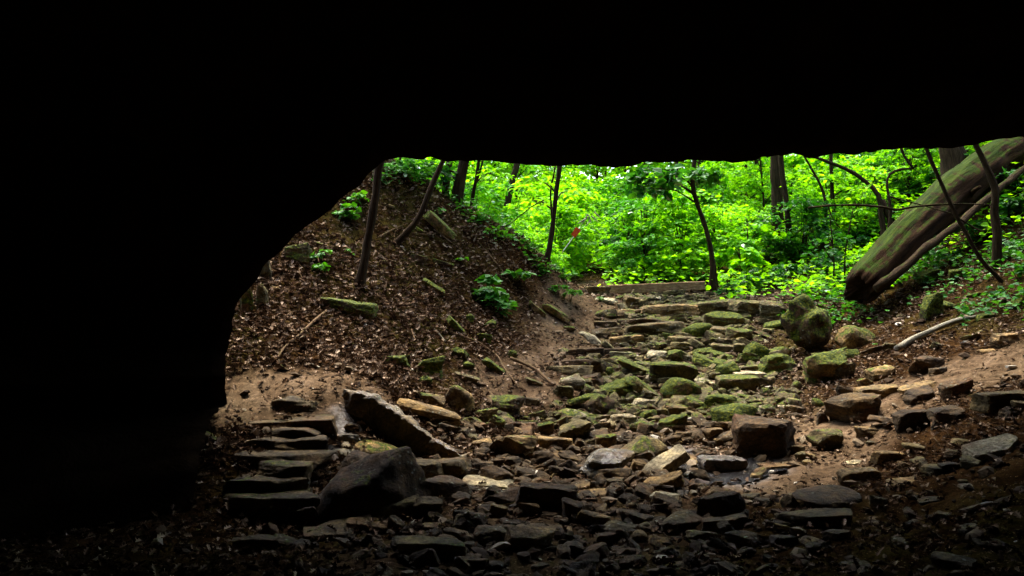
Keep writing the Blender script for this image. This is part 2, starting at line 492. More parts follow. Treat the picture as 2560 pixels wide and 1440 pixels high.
# smooth the outward directions
ker = np.ones(25) / 25
od = np.stack([np.convolve(np.pad(od[:, k], 12, 'edge'), ker, 'valid') for k in (0, 1)], 1)
od /= np.linalg.norm(od, axis=1)[:, None]
right = sstep(.0, .8, od[:, 0])
prof = [(-17.5, 3.2), (-12, 4.4), (-7, 4.4), (-4.5, 3.6), (-2.6, 2.6), (-1.3, 1.7), (-.55, .95), (-.2, .38), (0, 0), (.22, .12), (.6, .32), (1.2, .9), (1.6, 1.6), (1.9, 3.2), (1.9, 5.4), (1.4, 7.6), (0, 8.8), (-4, 9.6), (-17.5, 10)]
dens = []
for (y0_, o0), (y1_, o1) in zip(prof[:-1], prof[1:]):
    L_ = math.hypot(y1_ - y0_, o1 - o0)
    k_ = max(2, int(L_ / (.12 if abs(y0_) < 2 and o0 < 2 else .45)))
    for q in range(k_):
        u = q / k_
        dens.append((y0_ + (y1_ - y0_) * u, o0 + (o1 - o0) * u))
dens.append(prof[-1])
CVs = []
for dy, of in dens:
    ofv = of * (1 + (.45 * right if of > 3 and dy > -6 else 0))  # outer cliff, out of view, built higher on the right to shade it
    p = np.stack([LO[:, 0] + od[:, 0] * ofv, LO[:, 1] + dy, LO[:, 2] + od[:, 1] * ofv], 1)
    amp = min(.5, .0 + .38 * of)
    p += amp * .55 * np.stack([fbm(p, .8, 4, 61), fbm(p, .8, 4, 67) * .5, fbm(p, .8, 4, 71)], 1)
    CVs.append(p)
nC = len(LO)
CV = np.concatenate(CVs)
jj = (np.arange(len(dens) - 1)[:, None] * nC + np.arange(nC - 1)[None, :]).ravel()
CF = np.stack([jj, jj + nC, jj + nC + 1, jj + 1], 1)
# close the back of the cavern with a fan to a point far behind the camera
cc = len(CV)
CV = np.concatenate([CV, [[1.3, -9.5, -.6]]])
fan = np.stack([np.arange(nC - 1), np.arange(1, nC), np.full(nC - 1, cc)], 1)
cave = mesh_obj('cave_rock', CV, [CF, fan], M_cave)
tag(cave, kind='structure')

# ---------------------------------------------------------------- rocks
import bmesh
def ico(sub):
    bm = bmesh.new()
    bmesh.ops.create_icosphere(bm, subdivisions=sub, radius=1)
    v = np.array([x.co[:] for x in bm.verts]); f = np.array([[q.index for q in x.verts] for x in bm.faces])
    bm.free()
    return v / np.linalg.norm(v, axis=1)[:, None], f
ICO = {3: ico(4), 2: ico(3), 4: ico(5)}
def rock_shape(kind, seed, sub):
    r = np.random.default_rng(seed)
    D, Fc = ICO[sub]
    pl = []
    sharp = 34
    if kind in 'sf':          # slab
        jit, cuts, ext = .10, 5, (.80, .98)
    elif kind == 'b':
        jit, cuts, ext = .22, 6, (.82, 1.05)
    elif kind == 'p':
        jit, cuts, ext = .45, 8, (.62, .9)
    else:
        jit, cuts, ext, sharp = .38, 11, (.78, .97), 20
    if kind == 'o':
        jit, cuts, ext, sharp = .3, 12, (.86, .99), 7
    for ax in range(3):
        for s in (-1, 1):
            n = np.zeros(3); n[ax] = s
            n += r.normal(0, jit, 3) * (.45 if ax == 2 and kind in 'sf' else 1)
            pl.append((n / np.linalg.norm(n), r.uniform(.9, 1.0)))
    for _ in range(cuts):
        n = r.normal(0, 1, 3)
        if kind in 'sf': n[2] *= .35
        n /= np.linalg.norm(n)
        pl.append((n, r.uniform(*ext) * (1.12 if kind in 'sfb' else 1.0)))
    acc = 0
    for n, h in pl:
        acc = acc + np.maximum(D @ n / h, 0) ** sharp
    V = D * (acc ** (-1 / sharp))[:, None]
    mx = np.abs(V).max(0)
    return V / mx, Fc

def rock_at(name, center, size, kind, seed, moss, tone, rot=(0, 0, 0), sub=3, mat=None, rough=1.0):
    V, Fc = rock_shape(kind, seed, sub)
    V = V * (np.array(size) / 2)
    m_ = float(min(size))
    off = np.array([seed * 1.37 % 50, seed * 2.11 % 50, 0])
    nrm = V / (np.linalg.norm(V, axis=1)[:, None] + 1e-9)
    q = V + off
    layers = q * np.array([1, 1, 3.2]) if kind in 'sfb' else q
    d = .30 * fbm(layers, 1.1 / m_ ** .6, 4, seed % 97) + .13 * fbm(layers * [1, 1, 1.6], 3.2 / m_ ** .5, 4, seed % 89) 
    V = V + nrm * (d * m_ * .62 * rough)[:, None]
    o = mesh_obj(name, V, Fc, mat or M_rock, smooth=sub >= 4)
    o.location = center
    o.rotation_euler = rot
    o.color = (moss, tone, 0, 1)
    return o

REG = {'A': (1400, 680, 3.6), 'B': (1900, 700, 3.2727), 'C': (470, 900, 3.0), 'D': (1000, 1000, 3.273), 'E': (1500, 1000, 3.273), 'F': (1960, 1000, 3.273),
       'G': (1000, 600, 3.273), 'H': (540, 540, 3.13), 'I': (850, 340, 3.6), 'J': (1900, 340, 3.2727)}
TONE = {'b': .0, 'd': .16, 'g': .36, 't': .6, 'p': .92}
# region, x0, y0, x1, y1, kind, moss, tone, roll, pitch(toward camera), short name (None: described by its neighbours), full label
RK = [
 ('A',240,140,440,215,'s',.1,'g',0,4,'dark slab at the beam end','dark flat slab butting against the left end of the timber beam'),
 ('A',565,230,720,330,'b',.1,'g',6,12,'grey block below the beam','grey square-edged block just below the middle of the timber beam'),
 ('A',715,250,800,325,'b',.4,'g',0,0,None,None),('A',930,175,1120,250,'s',.1,'g',-8,-4,'dark wedge under the beam','dark wedge-shaped slab under the right half of the timber beam'),
 ('A',1110,215,1225,285,'b',.2,'g',5,5,None,None),('A',500,215,590,250,'r',.9,'g',0,0,None,None),('A',330,225,500,285,'f',0,'p',0,8,None,None),
 ('A',820,215,930,265,'r',.2,'p',0,4,None,None),
 ('A',320,345,520,420,'r',.45,'g',0,0,'rounded end of the upper ledge','rounded dark stone forming the left end of the upper ledge'),
 ('A',510,335,750,410,'b',.3,'t',0,4,None,None),('A',740,310,1190,410,'s',.3,'t',0,3,'long upper ledge','long pitted stone ledge crossing the upper creek bed'),
 ('A',1180,282,1600,400,'s',.45,'g',-4,6,'broad right ledge','broad pale-topped ledge right of the long upper ledge'),('A',1560,280,1940,410,'s',.4,'g',2,6,'far right ledge','pale-topped mossy ledge ending beside the mossy rock stump'),
 ('A',310,447,520,500,'s',.0,'d',-2,1,None,None),('A',575,422,1000,490,'s',.4,'b',-3,0,'brown slab step','long brown stone step below the long upper ledge'),('A',990,395,1140,475,'b',.55,'g',0,0,None,None),
 ('A',310,512,575,605,'s',.0,'d',-3,2,None,None),('A',575,480,1140,600,'s',.05,'d',-4,3,'longest stone step','longest dark stone step, just above the yellow mossy boulder'),
 ('A',1317,392,1612,510,'s',.75,'g',4,28,'tilted olive slab','olive mossy slab tilted towards the cave, right of the longest step'),
 ('A',1080,480,1330,615,'o',1.0,'t',0,0,'yellow mossy boulder','round boulder under thick yellow-green moss in the upper creek'),
 ('A',1350,515,1540,590,'s',.2,'g',6,14,None,None),('A',480,585,750,655,'s',.1,'t',-7,3,None,None),('A',910,550,1010,630,'b',.8,'g',0,0,None,None),
 ('A',800,600,900,665,'b',.35,'g',0,5,None,None),('A',970,590,1240,660,'s',.15,'g',0,5,None,None),('A',974,640,1236,720,'s',.4,'g',4,4,'dark block under flat slabs','dark block with a thin flat top in the middle of the upper creek'),
 ('A',855,640,975,700,'b',.6,'g',4,8,None,None),('A',1290,602,1558,682,'s',.05,'d',3,2,None,None),('A',1510,530,1690,640,'b',.6,'g',10,10,None,None),
 ('A',1720,500,1920,620,'p',.35,'b',20,5,'dark triangular rock','dark triangular rock leaning left of the mossy rock stump'),('A',1850,402,2090,530,'s',.95,'g',-14,22,'bright mossy leaning slab','bright green mossy slab leaning against the mossy rock stump'),
 ('A',60,697,380,762,'s',0,'b',-2,1,'lowest path step','dark stone step where the earth path meets the creek'),('A',385,690,750,735,'s',.1,'b',0,2,None,None),
 ('A',780,680,960,800,'r',.35,'p',0,10,'pale round stone','pale round stone with light lichen near the centre of the steps'),('A',970,710,1180,830,'r',.85,'g',0,0,None,None),
 ('A',1200,700,1400,780,'b',.75,'g',5,5,None,None),('A',1385,690,1555,810,'b',.75,'g',22,15,None,None),('A',1380,665,1560,730,'s',.3,'g',4,6,None,None),
 ('A',1650,655,1840,790,'r',1,'g',0,0,'yellow moss cushion stone','round stone capped with yellow moss left of the mossy rock stump'),('A',1600,735,1815,850,'b',.8,'g',10,15,None,None),
 ('A',1850,690,2070,790,'r',.7,'p',0,5,None,None),('A',1690,603,1870,650,'b',0,'p',0,5,None,None),('A',1565,660,1660,740,'s',.2,'g',0,12,None,None),
 ('A',-80,800,262,850,'s',0,'b',-2,1,'dark riser at the path','long dark stone riser crossing the foot of the earth path'),('A',-100,855,262,935,'s',.15,'g',0,2,None,None),
 ('A',250,820,400,940,'b',.3,'b',0,0,None,None),('A',400,865,505,945,'r',.9,'g',0,0,None,None),('A',355,790,525,865,'b',.1,'g',0,5,None,None),('A',460,725,640,790,'s',.4,'p',0,6,None,None),
 ('A',525,765,805,945,'b',.6,'g',24,14,'large tilted mossy block','large tilted block with mossy grey face in the middle of the creek'),('A',820,840,1192,1000,'s',.55,'g',2,10,'big flat-topped block','big flat-topped block with pale lichen, right of the tilted mossy block'),
 ('A',1195,772,1485,910,'b',.85,'g',7,12,'broad mossy block','broad mossy block with a sloping top, right of the big flat-topped block'),('A',1400,820,1612,985,'r',.95,'g',0,0,'mossy hump','rounded dark hump of moss beside the broad mossy block'),
 ('A',1790,772,2120,940,'b',.85,'g',-5,8,'big dark mossy boulder','big dark boulder with green moss, left of the yellow-topped block'),('A',1560,910,1835,980,'s',.1,'p',0,8,'pale flat slab','pale flat slab in front of the big dark mossy boulder'),
 ('A',1610,850,1792,910,'s',.3,'g',-6,8,None,None),('A',780,930,905,1003,'b',.2,'p',0,6,None,None),('A',888,940,1062,1022,'b',.3,'g',0,8,None,None),
 ('A',917,970,1212,1165,'o',.85,'t',2,12,'domed mossy boulder','domed tan boulder with mossy top in the centre of the creek'),('A',625,938,892,1160,'s',.7,'g',38,20,'steep diagonal slab','steep diagonal mossy slab left of the domed boulder'),
 ('A',390,980,645,1145,'b',.8,'g',0,5,None,None),('A',200,935,388,1045,'b',.05,'b',0,3,None,None),('A',385,945,508,1013,'b',.2,'g',0,5,None,None),
 ('A',20,940,212,1060,'b',.45,'p',-8,20,None,None),('A',-70,1015,115,1140,'b',.25,'g',-4,14,'flat-faced grey block','grey block with flat pale top left of the pointed mossy rock'),
 ('A',88,1015,265,1255,'p',.85,'g',-14,5,'pointed mossy rock','tall pointed mossy rock left of centre in the creek'),('A',255,1060,392,1130,'b',.3,'g',0,6,None,None),
 ('A',250,1120,485,1305,'r',.5,'b',0,0,'rust-stained boulder','dark boulder with rust-orange side in the middle creek'),('A',490,1145,672,1215,'b',.1,'g',0,6,None,None),
 ('A',645,1145,875,1240,'b',.3,'p',10,10,'pale lichened rock','pale lichen-covered rock below the steep diagonal slab'),('A',1225,970,1405,1055,'b',.35,'p',4,8,None,None),
 ('A',1420,960,1745,1085,'s',.55,'g',0,8,'stacked mossy slab','wide layered mossy slab right of the domed boulder'),('A',1740,965,1888,1060,'s',.3,'d',6,5,None,None),('A',1205,1030,1335,1112,'b',.5,'g',14,8,None,None),
 ('A',1085,1120,1335,1275,'b',.6,'g',0,10,'squat mossy block','squat mossy block in front of the domed boulder'),('A',1305,1095,1605,1255,'b',.9,'g',6,8,'long mossy hump','long mossy rock right of the squat mossy block'),
 ('A',1560,1085,1762,1195,'b',.8,'g',10,5,None,None),('A',1720,1165,1885,1215,'s',0,'g',14,5,None,None),
 ('A',1385,1205,1722,1395,'r',.95,'b',0,0,'rusty mossy mound','orange and green mossy mound at the right of the creek'),('A',1880,1130,2052,1212,'b',.4,'g',0,5,None,None),
 ('A',1758,1215,1922,1312,'r',.6,'p',0,5,None,None),('A',2000,1210,2142,1292,'b',.4,'p',0,5,None,None),('A',2050,1140,2165,1222,'b',.4,'g',0,5,None,None),
 ('A',0,1250,285,1375,'b',.5,'g',4,12,None,None),('A',450,1270,705,1445,'b',.3,'p',0,5,'dark rock with pale cap','dark rock with a broken pale cap in the lower middle creek'),
 ('A',628,1345,885,1450,'b',.5,'g',5,8,None,None),('A',888,1310,1125,1450,'b',.75,'g',0,2,None,None),('A',1335,1250,1455,1312,'r',.55,'g',0,0,None,None),
 ('A',700,1255,872,1342,'r',.8,'g',0,0,None,None),('A',938,1210,1082,1300,'r',.4,'t',0,0,None,None),('A',1070,1280,1312,1340,'f',.6,'p',0,5,None,None),
 ('A',2088,990,2190,1085,'r',.6,'d',0,0,None,None),('A',1380,1390,1530,1440,'f',.1,'g',0,5,None,None),
 ('B',330,640,700,885,'b',.75,'t',-6,24,'yellow-topped block','large block with a flat yellow mossy top below the rock stump'),('B',600,655,768,840,'b',.35,'d',-8,18,None,None),
 ('B',443,590,622,658,'f',.5,'g',-6,14,None,None),('B',618,570,802,662,'r',.9,'g',-8,0,None,None),('B',640,380,905,575,'o',.6,'t',10,0,'brown mossy hummock','round brown mossy hummock right of the rock stump'),
 ('B',820,500,1065,625,'r',.2,'b',-15,0,None,None),('B',1308,140,1495,335,'r',.95,'d',0,0,'dark mossy knob','dark mossy knob of rock on the right bank'),('B',1460,175,1600,250,'r',.95,'d',0,0,None,None),
 ('B',1898,440,2135,552,'b',.1,'t',-4,10,'boxy rock on the dirt','boxy brown rock resting at the top edge of the bare dirt patch'),('B',1240,640,1478,775,'b',.15,'b',-10,5,'dark block at the dirt edge','dark brown block at the left edge of the bare dirt patch'),
 ('B',1388,720,1522,778,'s',.1,'b',-6,5,None,None),('B',885,720,1095,822,'b',.4,'t',-6,14,None,None),('B',618,858,808,985,'b',.1,'b',0,0,None,None),('B',768,800,930,905,'b',.5,'t',-10,8,None,None),
 ('B',780,870,1130,985,'s',.3,'t',-8,6,'long brown ledge','long brown ledge running up the lower right bank'),('B',590,950,995,1185,'b',.15,'b',-4,0,'dark angular outcrop','big dark angular outcrop on the lower right bank'),
 ('B',1135,808,1420,942,'s',.15,'t',-12,8,None,None),('B',1188,890,1455,1015,'b',.15,'b',-6,3,None,None),('B',1473,810,1722,985,'b',.15,'b',-4,4,'square dark boulder','square dark boulder below the bare dirt patch'),
 ('B',918,1068,1092,1225,'p',.0,'b',12,0,'fin-shaped rock','dark fin-shaped rock with a pointed top on the right bank'),('B',780,1190,975,1305,'b',.1,'t',0,14,'cracked tan rock','tan rock with a split flat top below the fin-shaped rock'),
 ('B',1090,1050,1372,1245,'b',.05,'b',-10,3,None,None),('B',1368,1040,1675,1205,'b',.05,'b',-6,2,None,None),('B',1800,880,2240,1080,'s',.15,'g',-4,6,'long grey slab','long grey slab jutting in from the right edge'),
 ('B',1940,1030,2135,1155,'b',.05,'b',6,8,None,None),('B',2060,1000,2260,1060,'s',.1,'g',8,8,None,None),('B',1686,1322,2086,1445,'f',.1,'p',-14,16,'pale grained slab','long pale slab with wood-like grain lying at lower right'),
 ('B',418,1250,700,1405,'b',.45,'g',-10,14,'moss-specked dark block','dark block with a flat moss-specked top at the right gully edge'),('B',558,1030,742,1155,'b',.2,'b',-8,0,None,None),('B',450,1080,562,1172,'b',.1,'b',-8,0,None,None),
 ('B',398,960,522,1052,'r',.8,'g',0,0,None,None),('B',48,960,215,1032,'r',.7,'g',0,5,None,None),('B',228,980,362,1042,'r',.6,'p',0,5,None,None),('B',178,1030,322,1112,'r',.4,'g',0,5,None,None),
 ('B',-20,1030,120,1130,'r',.5,'p',0,5,None,None),('B',1798,562,1922,602,'f',.1,'t',-4,8,None,None),('B',260,840,345,910,'r',.7,'g',0,0,None,None),('B',2055,160,2200,245,'b',.8,'d',-6,4,None,None),
 ('B',1540,-80,1720,0,'s',.95,'d',-8,12,'mossy shelf stone','flat mossy stone shelf high on the right bank'),('B',460,80,665,160,'b',.5,'g',4,8,'grey rock behind the stump','grey rock sitting behind the top of the mossy rock stump'),
 ('B',0,190,170,340,'b',.35,'g',0,4,None,None),('B',1270,-70,1500,40,'b',.9,'d',-8,4,None,None),('B',1680,90,1800,150,'s',.9,'d',-12,8,None,None),('B',1780,260,1925,325,'f',.95,'d',-16,8,None,None),
 ('C',1290,570,1605,795,'o',.45,'t',14,6,'pitted tan boulder','pitted tan boulder in front of the long leaning slab'),('C',1165,715,1412,885,'r',.2,'b',0,4,'dark boulder by the stairs','dark boulder to the right of the cave stairs'),
 ('C',940,820,1702,1195,'r',.30,'b',-11,8,'largest rounded boulder','largest rounded brown boulder, at the foot of the cave stairs'),('C',1520,785,1902,912,'s',.0,'d',-2,3,'front foreground block','square-ended stone block behind the largest rounded boulder'),
 ('C',1780,757,2106,912,'b',.1,'d',-1,3,'rear foreground block','dark square block touching the lower end of the long leaning slab'),('C',1700,905,2098,1075,'b',.15,'b',0,8,'brown block by the boulder','brown rounded block right of the largest rounded boulder'),
 ('C',1610,272,1995,475,'s',.05,'t',16,4,'tan tilted slab','tan slab tilted right, leaning behind the long leaning slab'),('C',1708,205,1938,362,'b',.35,'t',16,5,'left tan boulder','left one of two tan boulders under the leafy bank'),
 ('C',1930,225,2132,402,'o',.3,'t',0,4,'right tan boulder','right one of two tan boulders, with a dark hollow'),('C',1790,450,2033,542,'s',.0,'t',10,8,None,None),
 ('C',1310,1080,1720,1195,'b',.2,'g',-10,8,None,None),('C',1690,1060,1900,1200,'b',.1,'d',0,4,None,None),('C',1970,1150,2190,1295,'b',.1,'g',0,4,None,None),
 ('C',1205,1190,1482,1272,'f',.1,'t',8,8,None,None),('C',980,1200,1355,1300,'f',.15,'d',-6,8,'flat brown slab','flat brown slab in front of the largest rounded boulder'),('C',790,1120,1042,1265,'b',.0,'b',0,0,None,None),
 ('C',530,1245,722,1372,'p',.0,'b',-10,0,'small upright wedge','small upright wedge stone below the cave stairs'),('C',350,1355,655,1445,'s',.2,'d',-4,3,None,None),('C',660,1300,895,1445,'b',.3,'b',14,4,None,None),
 ('C',1115,560,1272,642,'b',.0,'g',0,4,None,None),('C',1112,620,1262,695,'r',.0,'g',4,6,'wet lumpy stone','wet lumpy stone between the stairs and the pitted boulder'),('C',1088,680,1262,765,'b',.0,'g',8,6,None,None),
 ('C',1018,485,1062,557,'r',.1,'t',0,0,None,None),('C',1188,480,1282,552,'b',.1,'b',0,0,None,None),('C',880,1255,1230,1360,'f',.2,'d',-4,4,None,None),('C',60,535,290,620,'s',.4,'t',26,4,None,None),
 ('D',755,0,992,155,'b',.55,'b',0,4,'dark cube-like block','dark cube-like block with mossy top left of the creek'),('D',590,60,790,185,'b',.5,'t',6,8,None,None),('D',685,150,898,275,'b',.7,'g',8,8,None,None),
 ('D',488,150,692,252,'b',.5,'d',8,4,None,None),('D',788,300,1135,495,'b',.3,'t',4,8,'rough hump boulder','large rough hump-backed boulder left of the creek centre'),('D',935,215,1135,325,'b',.2,'t',14,6,None,None),
 ('D',1108,200,1253,292,'s',.7,'t',-8,16,'yellow-green flat stone','small yellow-green flat-faced stone behind the flat block'),('D',1258,150,1385,262,'b',.6,'g',-10,4,None,None),('D',1345,90,1562,195,'r',.6,'p',8,6,None,None),
 ('D',1108,315,1403,412,'s',.0,'t',3,5,'flat-topped tan block','neat flat-topped tan block in the middle of the creek bed'),('D',1285,200,1562,362,'b',.35,'g',0,3,None,None),('D',1498,260,1682,392,'b',.3,'g',-16,5,None,None),
 ('D',1588,300,1773,402,'s',.5,'t',-4,14,'olive triangular stone','small olive stone with a flat triangular top'),('D',1045,430,1300,565,'b',.05,'b',-8,4,'dark lump','dark lump of rock in front of the hump-backed boulder'),
 ('D',1265,500,1495,655,'r',.2,'b',6,4,'rounded brown rock','rounded brown rock left of the white-capped rock'),('D',1440,460,1862,655,'b',.05,'g',0,3,'white-capped rock','dark rock with a whitish cap in the lower creek'),
 ('D',1655,580,1892,692,'p',.05,'t',8,4,None,None),('D',865,150,1052,192,'f',.5,'g',2,6,None,None),('D',598,320,765,422,'b',.1,'t',-6,8,None,None),
 ('D',538,640,895,732,'f',.0,'p',2,10,'pale cracked slab','pale cracked slab just past the end of the long leaning slab'),('D',640,690,965,762,'f',.0,'p',4,10,None,None),('D',700,750,985,872,'b',.1,'b',0,4,None,None),
 ('D',978,730,1402,925,'s',.0,'b',4,5,'big dark shelf','big dark rock shelf with a light rim in the lower creek'),('D',1328,670,1555,762,'f',.0,'t',-16,18,'leaf-shaped flat stone','smooth leaf-shaped flat stone behind the dark rock shelf'),
 ('D',1450,742,1725,795,'f',.0,'t',-2,8,None,None),('D',972,843,1172,962,'p',.05,'t',0,6,'little pyramid stone','little pyramid-shaped tan stone before the dark rock shelf'),('D',728,858,875,975,'b',.05,'g',0,8,None,None),
 ('D',640,880,745,925,'s',0,'p',4,10,'small cream brick-like stone','small cream brick-like stone left of the pyramid stone'),('D',416,930,675,1075,'b',.15,'b',0,6,'dark gabled rock','dark rock with a gabled top left of the pyramid stone'),
 ('D',405,1062,595,1142,'f',.1,'t',12,10,None,None),('D',875,1095,1235,1215,'s',.1,'t',4,18,'flat creased slab','flat tan slab with a crease across it near the bottom'),
 ('D',1338,830,1505,1002,'b',.1,'b',0,0,None,None),('D',1498,870,1685,1045,'b',.1,'t',12,4,None,None),('D',815,980,995,1052,'b',.1,'b',0,6,None,None),('D',968,1040,1405,1105,'f',.1,'t',4,6,None,None),
 ('D',1688,1030,1970,1105,'b',.1,'g',0,6,None,None),('D',588,1070,865,1190,'b',.2,'d',0,4,None,None),('D',0,1180,515,1340,'s',.3,'g',2,6,'big dim slab','big dim slab at the bottom left of the creek bed'),
 ('D',1718,1230,1964,1285,'f',.1,'d',0,8,None,None),('D',678,558,935,695,'p',.3,'b',0,4,None,None),('D',1018,650,1175,715,'b',.05,'t',0,8,None,None),('D',1898,510,1970,605,'b',0,'t',0,6,None,None),
 ('D',160,1010,350,1060,'f',.2,'t',0,8,None,None),('D',1600,1110,1770,1210,'b',.05,'b',0,2,None,None),('D',1750,1270,1990,1370,'f',.1,'b',-4,10,None,None),('D',450,1310,720,1430,'s',.1,'b',0,2,None,None),
 ('E',1088,170,1545,495,'b',.05,'b',-6,12,'big brown boulder','big blocky brown boulder right of the creek bed'),('E',858,240,995,332,'b',.1,'t',6,14,None,None),('E',938,325,1035,388,'b',.05,'t',6,10,None,None),
 ('E',322,420,685,665,'s',.0,'p',-32,24,'tilted pale slab','tilted pale speckled slab rising to the right in the creek'),('E',258,510,372,612,'b',0,'t',10,10,None,None),('E',175,330,545,535,'r',.35,'d',-4,4,'lumpy brown boulder','lumpy brown boulder behind the tilted pale slab'),
 ('E',388,630,682,775,'b',.05,'t',-10,16,'smooth tan wedge','smooth tan wedge-shaped block below the tilted pale slab'),('E',430,770,643,852,'b',0,'p',6,8,'white-edged stone','small white-edged stone below the smooth tan wedge'),
 ('E',398,845,583,925,'b',.0,'b',0,5,None,None),('E',628,745,722,802,'r',0,'g',0,5,None,None),('E',688,585,818,652,'f',0,'p',0,12,'shiny pale wet stone','shiny pale wet stone lying in the seep of water'),
 ('E',770,650,893,722,'r',0,'b',0,3,None,None),('E',840,495,1165,605,'s',0,'b',3,2,'black flat ledge','black flat ledge behind the seep of water'),('E',1320,510,1565,572,'f',0,'d',-3,3,None,None),
 ('E',1598,425,1695,492,'b',0,'g',-10,5,None,None),('E',815,758,1135,975,'p',.05,'b',6,6,'big dark wedge','big dark wedge-shaped rock in the right foreground creek'),('E',955,848,1155,965,'p',.1,'t',0,8,'rounded wedge in front','small tan wedge leaning on the big dark wedge'),
 ('E',888,725,1085,822,'b',.1,'d',8,6,None,None),('E',748,735,882,782,'f',0,'g',0,5,None,None),('E',148,918,415,1045,'b',0,'b',0,3,None,None),('E',40,1025,335,1105,'b',.1,'g',0,6,None,None),
 ('E',448,975,805,1110,'b',.05,'d',0,8,'dark block with light rim','dark block with a light rim at the bottom centre'),('E',828,965,1205,1090,'s',.05,'d',-6,5,None,None),('E',268,1090,385,1165,'r',.05,'t',0,5,None,None),
 ('E',395,1120,595,1205,'r',.1,'t',0,6,None,None),('E',58,1225,355,1295,'f',.1,'d',0,8,None,None),('E',555,1345,885,1405,'f',.1,'t',0,10,None,None),('E',838,1185,1115,1275,'b',.05,'b',0,6,None,None),
 ('E',1060,1100,1385,1205,'b',.0,'b',0,2,None,None),('E',1378,1120,1625,1195,'s',.0,'b',0,2,None,None),('E',-10,462,225,580,'b',.2,'g',0,6,None,None),('E',1500,790,1630,925,'r',.5,'g',0,4,None,None),
 ('E',1440,930,1590,1005,'b',.1,'b',0,4,None,None),('E',680,450,790,505,'b',0,'b',0,6,None,None),('E',760,590,850,625,'f',0,'g',0,8,None,None),('E',850,600,930,640,'f',0,'p',0,8,None,None),
 ('F',738,420,1005,525,'s',.0,'t',2,5,'dark-fronted slab','dark-fronted slab with tan top on the lower right slope'),('F',458,570,775,692,'s',.1,'t',-4,10,None,None),
 ('F',108,690,765,895,'o',.1,'b',-8,8,'large flat brown slab','large flat brown slab embedded in the lower right slope'),('F',378,828,552,930,'p',.1,'t',10,4,None,None),('F',858,650,1105,705,'f',.1,'t',-4,8,None,None),
 ('F',0,930,525,1055,'s',.1,'d',-4,8,None,None),('F',938,515,1025,582,'r',0,'t',0,4,None,None),('F',490,498,625,535,'f',0,'p',-6,10,None,None),('F',1280,505,1450,590,'b',.1,'b',0,0,None,None),
 ('F',480,1320,680,1390,'f',.1,'d',0,6,None,None),('F',990,985,1130,1060,'b',.1,'d',-10,4,None,None),('F',1570,1150,1830,1200,'f',.1,'g',8,8,None,None),('F',1110,790,1290,850,'f',.1,'d',-8,6,None,None),
 ('F',700,960,790,1000,'f',0,'t',0,8,None,None),('F',1450,690,1540,720,'f',0,'p',-8,8,None,None),
 ('G',193,315,345,445,'s',.95,'t',34,30,'green tilted stone','bright green mossy stone tilted on the leafy bank'),('G',690,660,795,732,'b',.85,'g',6,14,None,None),
 ('G',1055,508,1185,620,'s',.6,'t',40,10,None,None),('G',1180,520,1375,655,'s',.75,'t',30,18,'mossy slab above the path','flat mossy slab lying on the bank above the earth path'),
 ('G',153,968,345,1135,'b',.98,'d',4,6,'green moss lump','thick green moss lump above the two tan boulders'),('G',163,1118,262,1195,'r',.98,'d',0,0,None,None),('G',388,880,555,985,'r',.9,'d',6,0,None,None),
 ('G',455,1065,625,1172,'s',.2,'g',16,20,'grey triangular flagstone','grey-green triangular flagstone on the leafy bank'),('G',697,968,845,1102,'s',.85,'d',36,16,None,None),
 ('G',1465,722,1660,865,'b',.35,'p',30,10,'pale rock in the path','pale rock with moss embedded beside the upper steps'),('G',635,780,745,865,'b',.85,'b',0,0,None,None),('G',400,630,535,785,'s',.95,'d',44,10,None,None),
 ('G',545,610,610,690,'r',.8,'b',0,0,None,None),('G',500,1000,600,1070,'r',.9,'d',0,0,None,None),('G',0,950,90,1060,'b',.8,'b',0,0,None,None),('G',875,900,950,970,'r',.95,'d',0,0,None,None),
 ('G',1040,1120,1160,1200,'s',.5,'g',20,14,None,None),('G',1020,1300,1140,1365,'b',.2,'d',10,4,None,None),('G',730,1270,800,1300,'f',.2,'g',6,8,None,None),('G',1340,700,1420,745,'f',.5,'t',6,8,None,None),
 ('H',860,680,1240,790,'s',.85,'d',10,2,'overhanging mossy ledge','dark mossy ledge jutting from the middle of the leafy bank'),('H',768,190,872,252,'s',.4,'t',18,12,None,None),
 ('H',550,235,735,375,'b',.75,'d',0,2,'mossy rock at the cave edge','mossy rock against the sloping cave edge, highest of the wall stones'),('H',335,355,435,520,'b',.55,'g',-10,0,'upright rock at the cave edge','tall lichened rock standing against the left cave wall'),
 ('H',185,575,292,775,'b',.8,'t',0,0,'yellow rock at the cave edge','upright yellow mossy rock at the left cave wall, lowest of the wall stones'),('H',310,560,402,735,'b',.5,'g',4,0,None,None),
 ('H',1300,1105,1390,1160,'b',.8,'b',0,0,None,None),('H',1385,1100,1510,1210,'b',.85,'b',0,0,None,None),('H',425,545,500,590,'f',.4,'t',8,8,None,None),('H',1295,340,1340,385,'f',.4,'t',8,8,None,None),
 ('I',780,690,1005,910,'s',.85,'t',44,18,'long green slab','long green mossy slab slanting down the upper leafy bank'),('I',845,1090,1010,1190,'s',.7,'b',14,2,'upper mossy ledge','dark mossy ledge near the top of the leafy bank'),
 ('I',640,1085,770,1160,'s',.7,'b',10,2,None,None),('I',675,800,735,870,'s',.9,'d',30,14,None,None),('I',385,590,480,650,'s',.6,'t',20,10,None,None),('I',1060,690,1180,760,'b',.8,'d',14,2,None,None),
 ('I',1640,1040,1790,1170,'b',.7,'b',20,0,'dark rock at the ridge sapling','dark rock below the slim sapling on the ridge'),
]
rocks = []
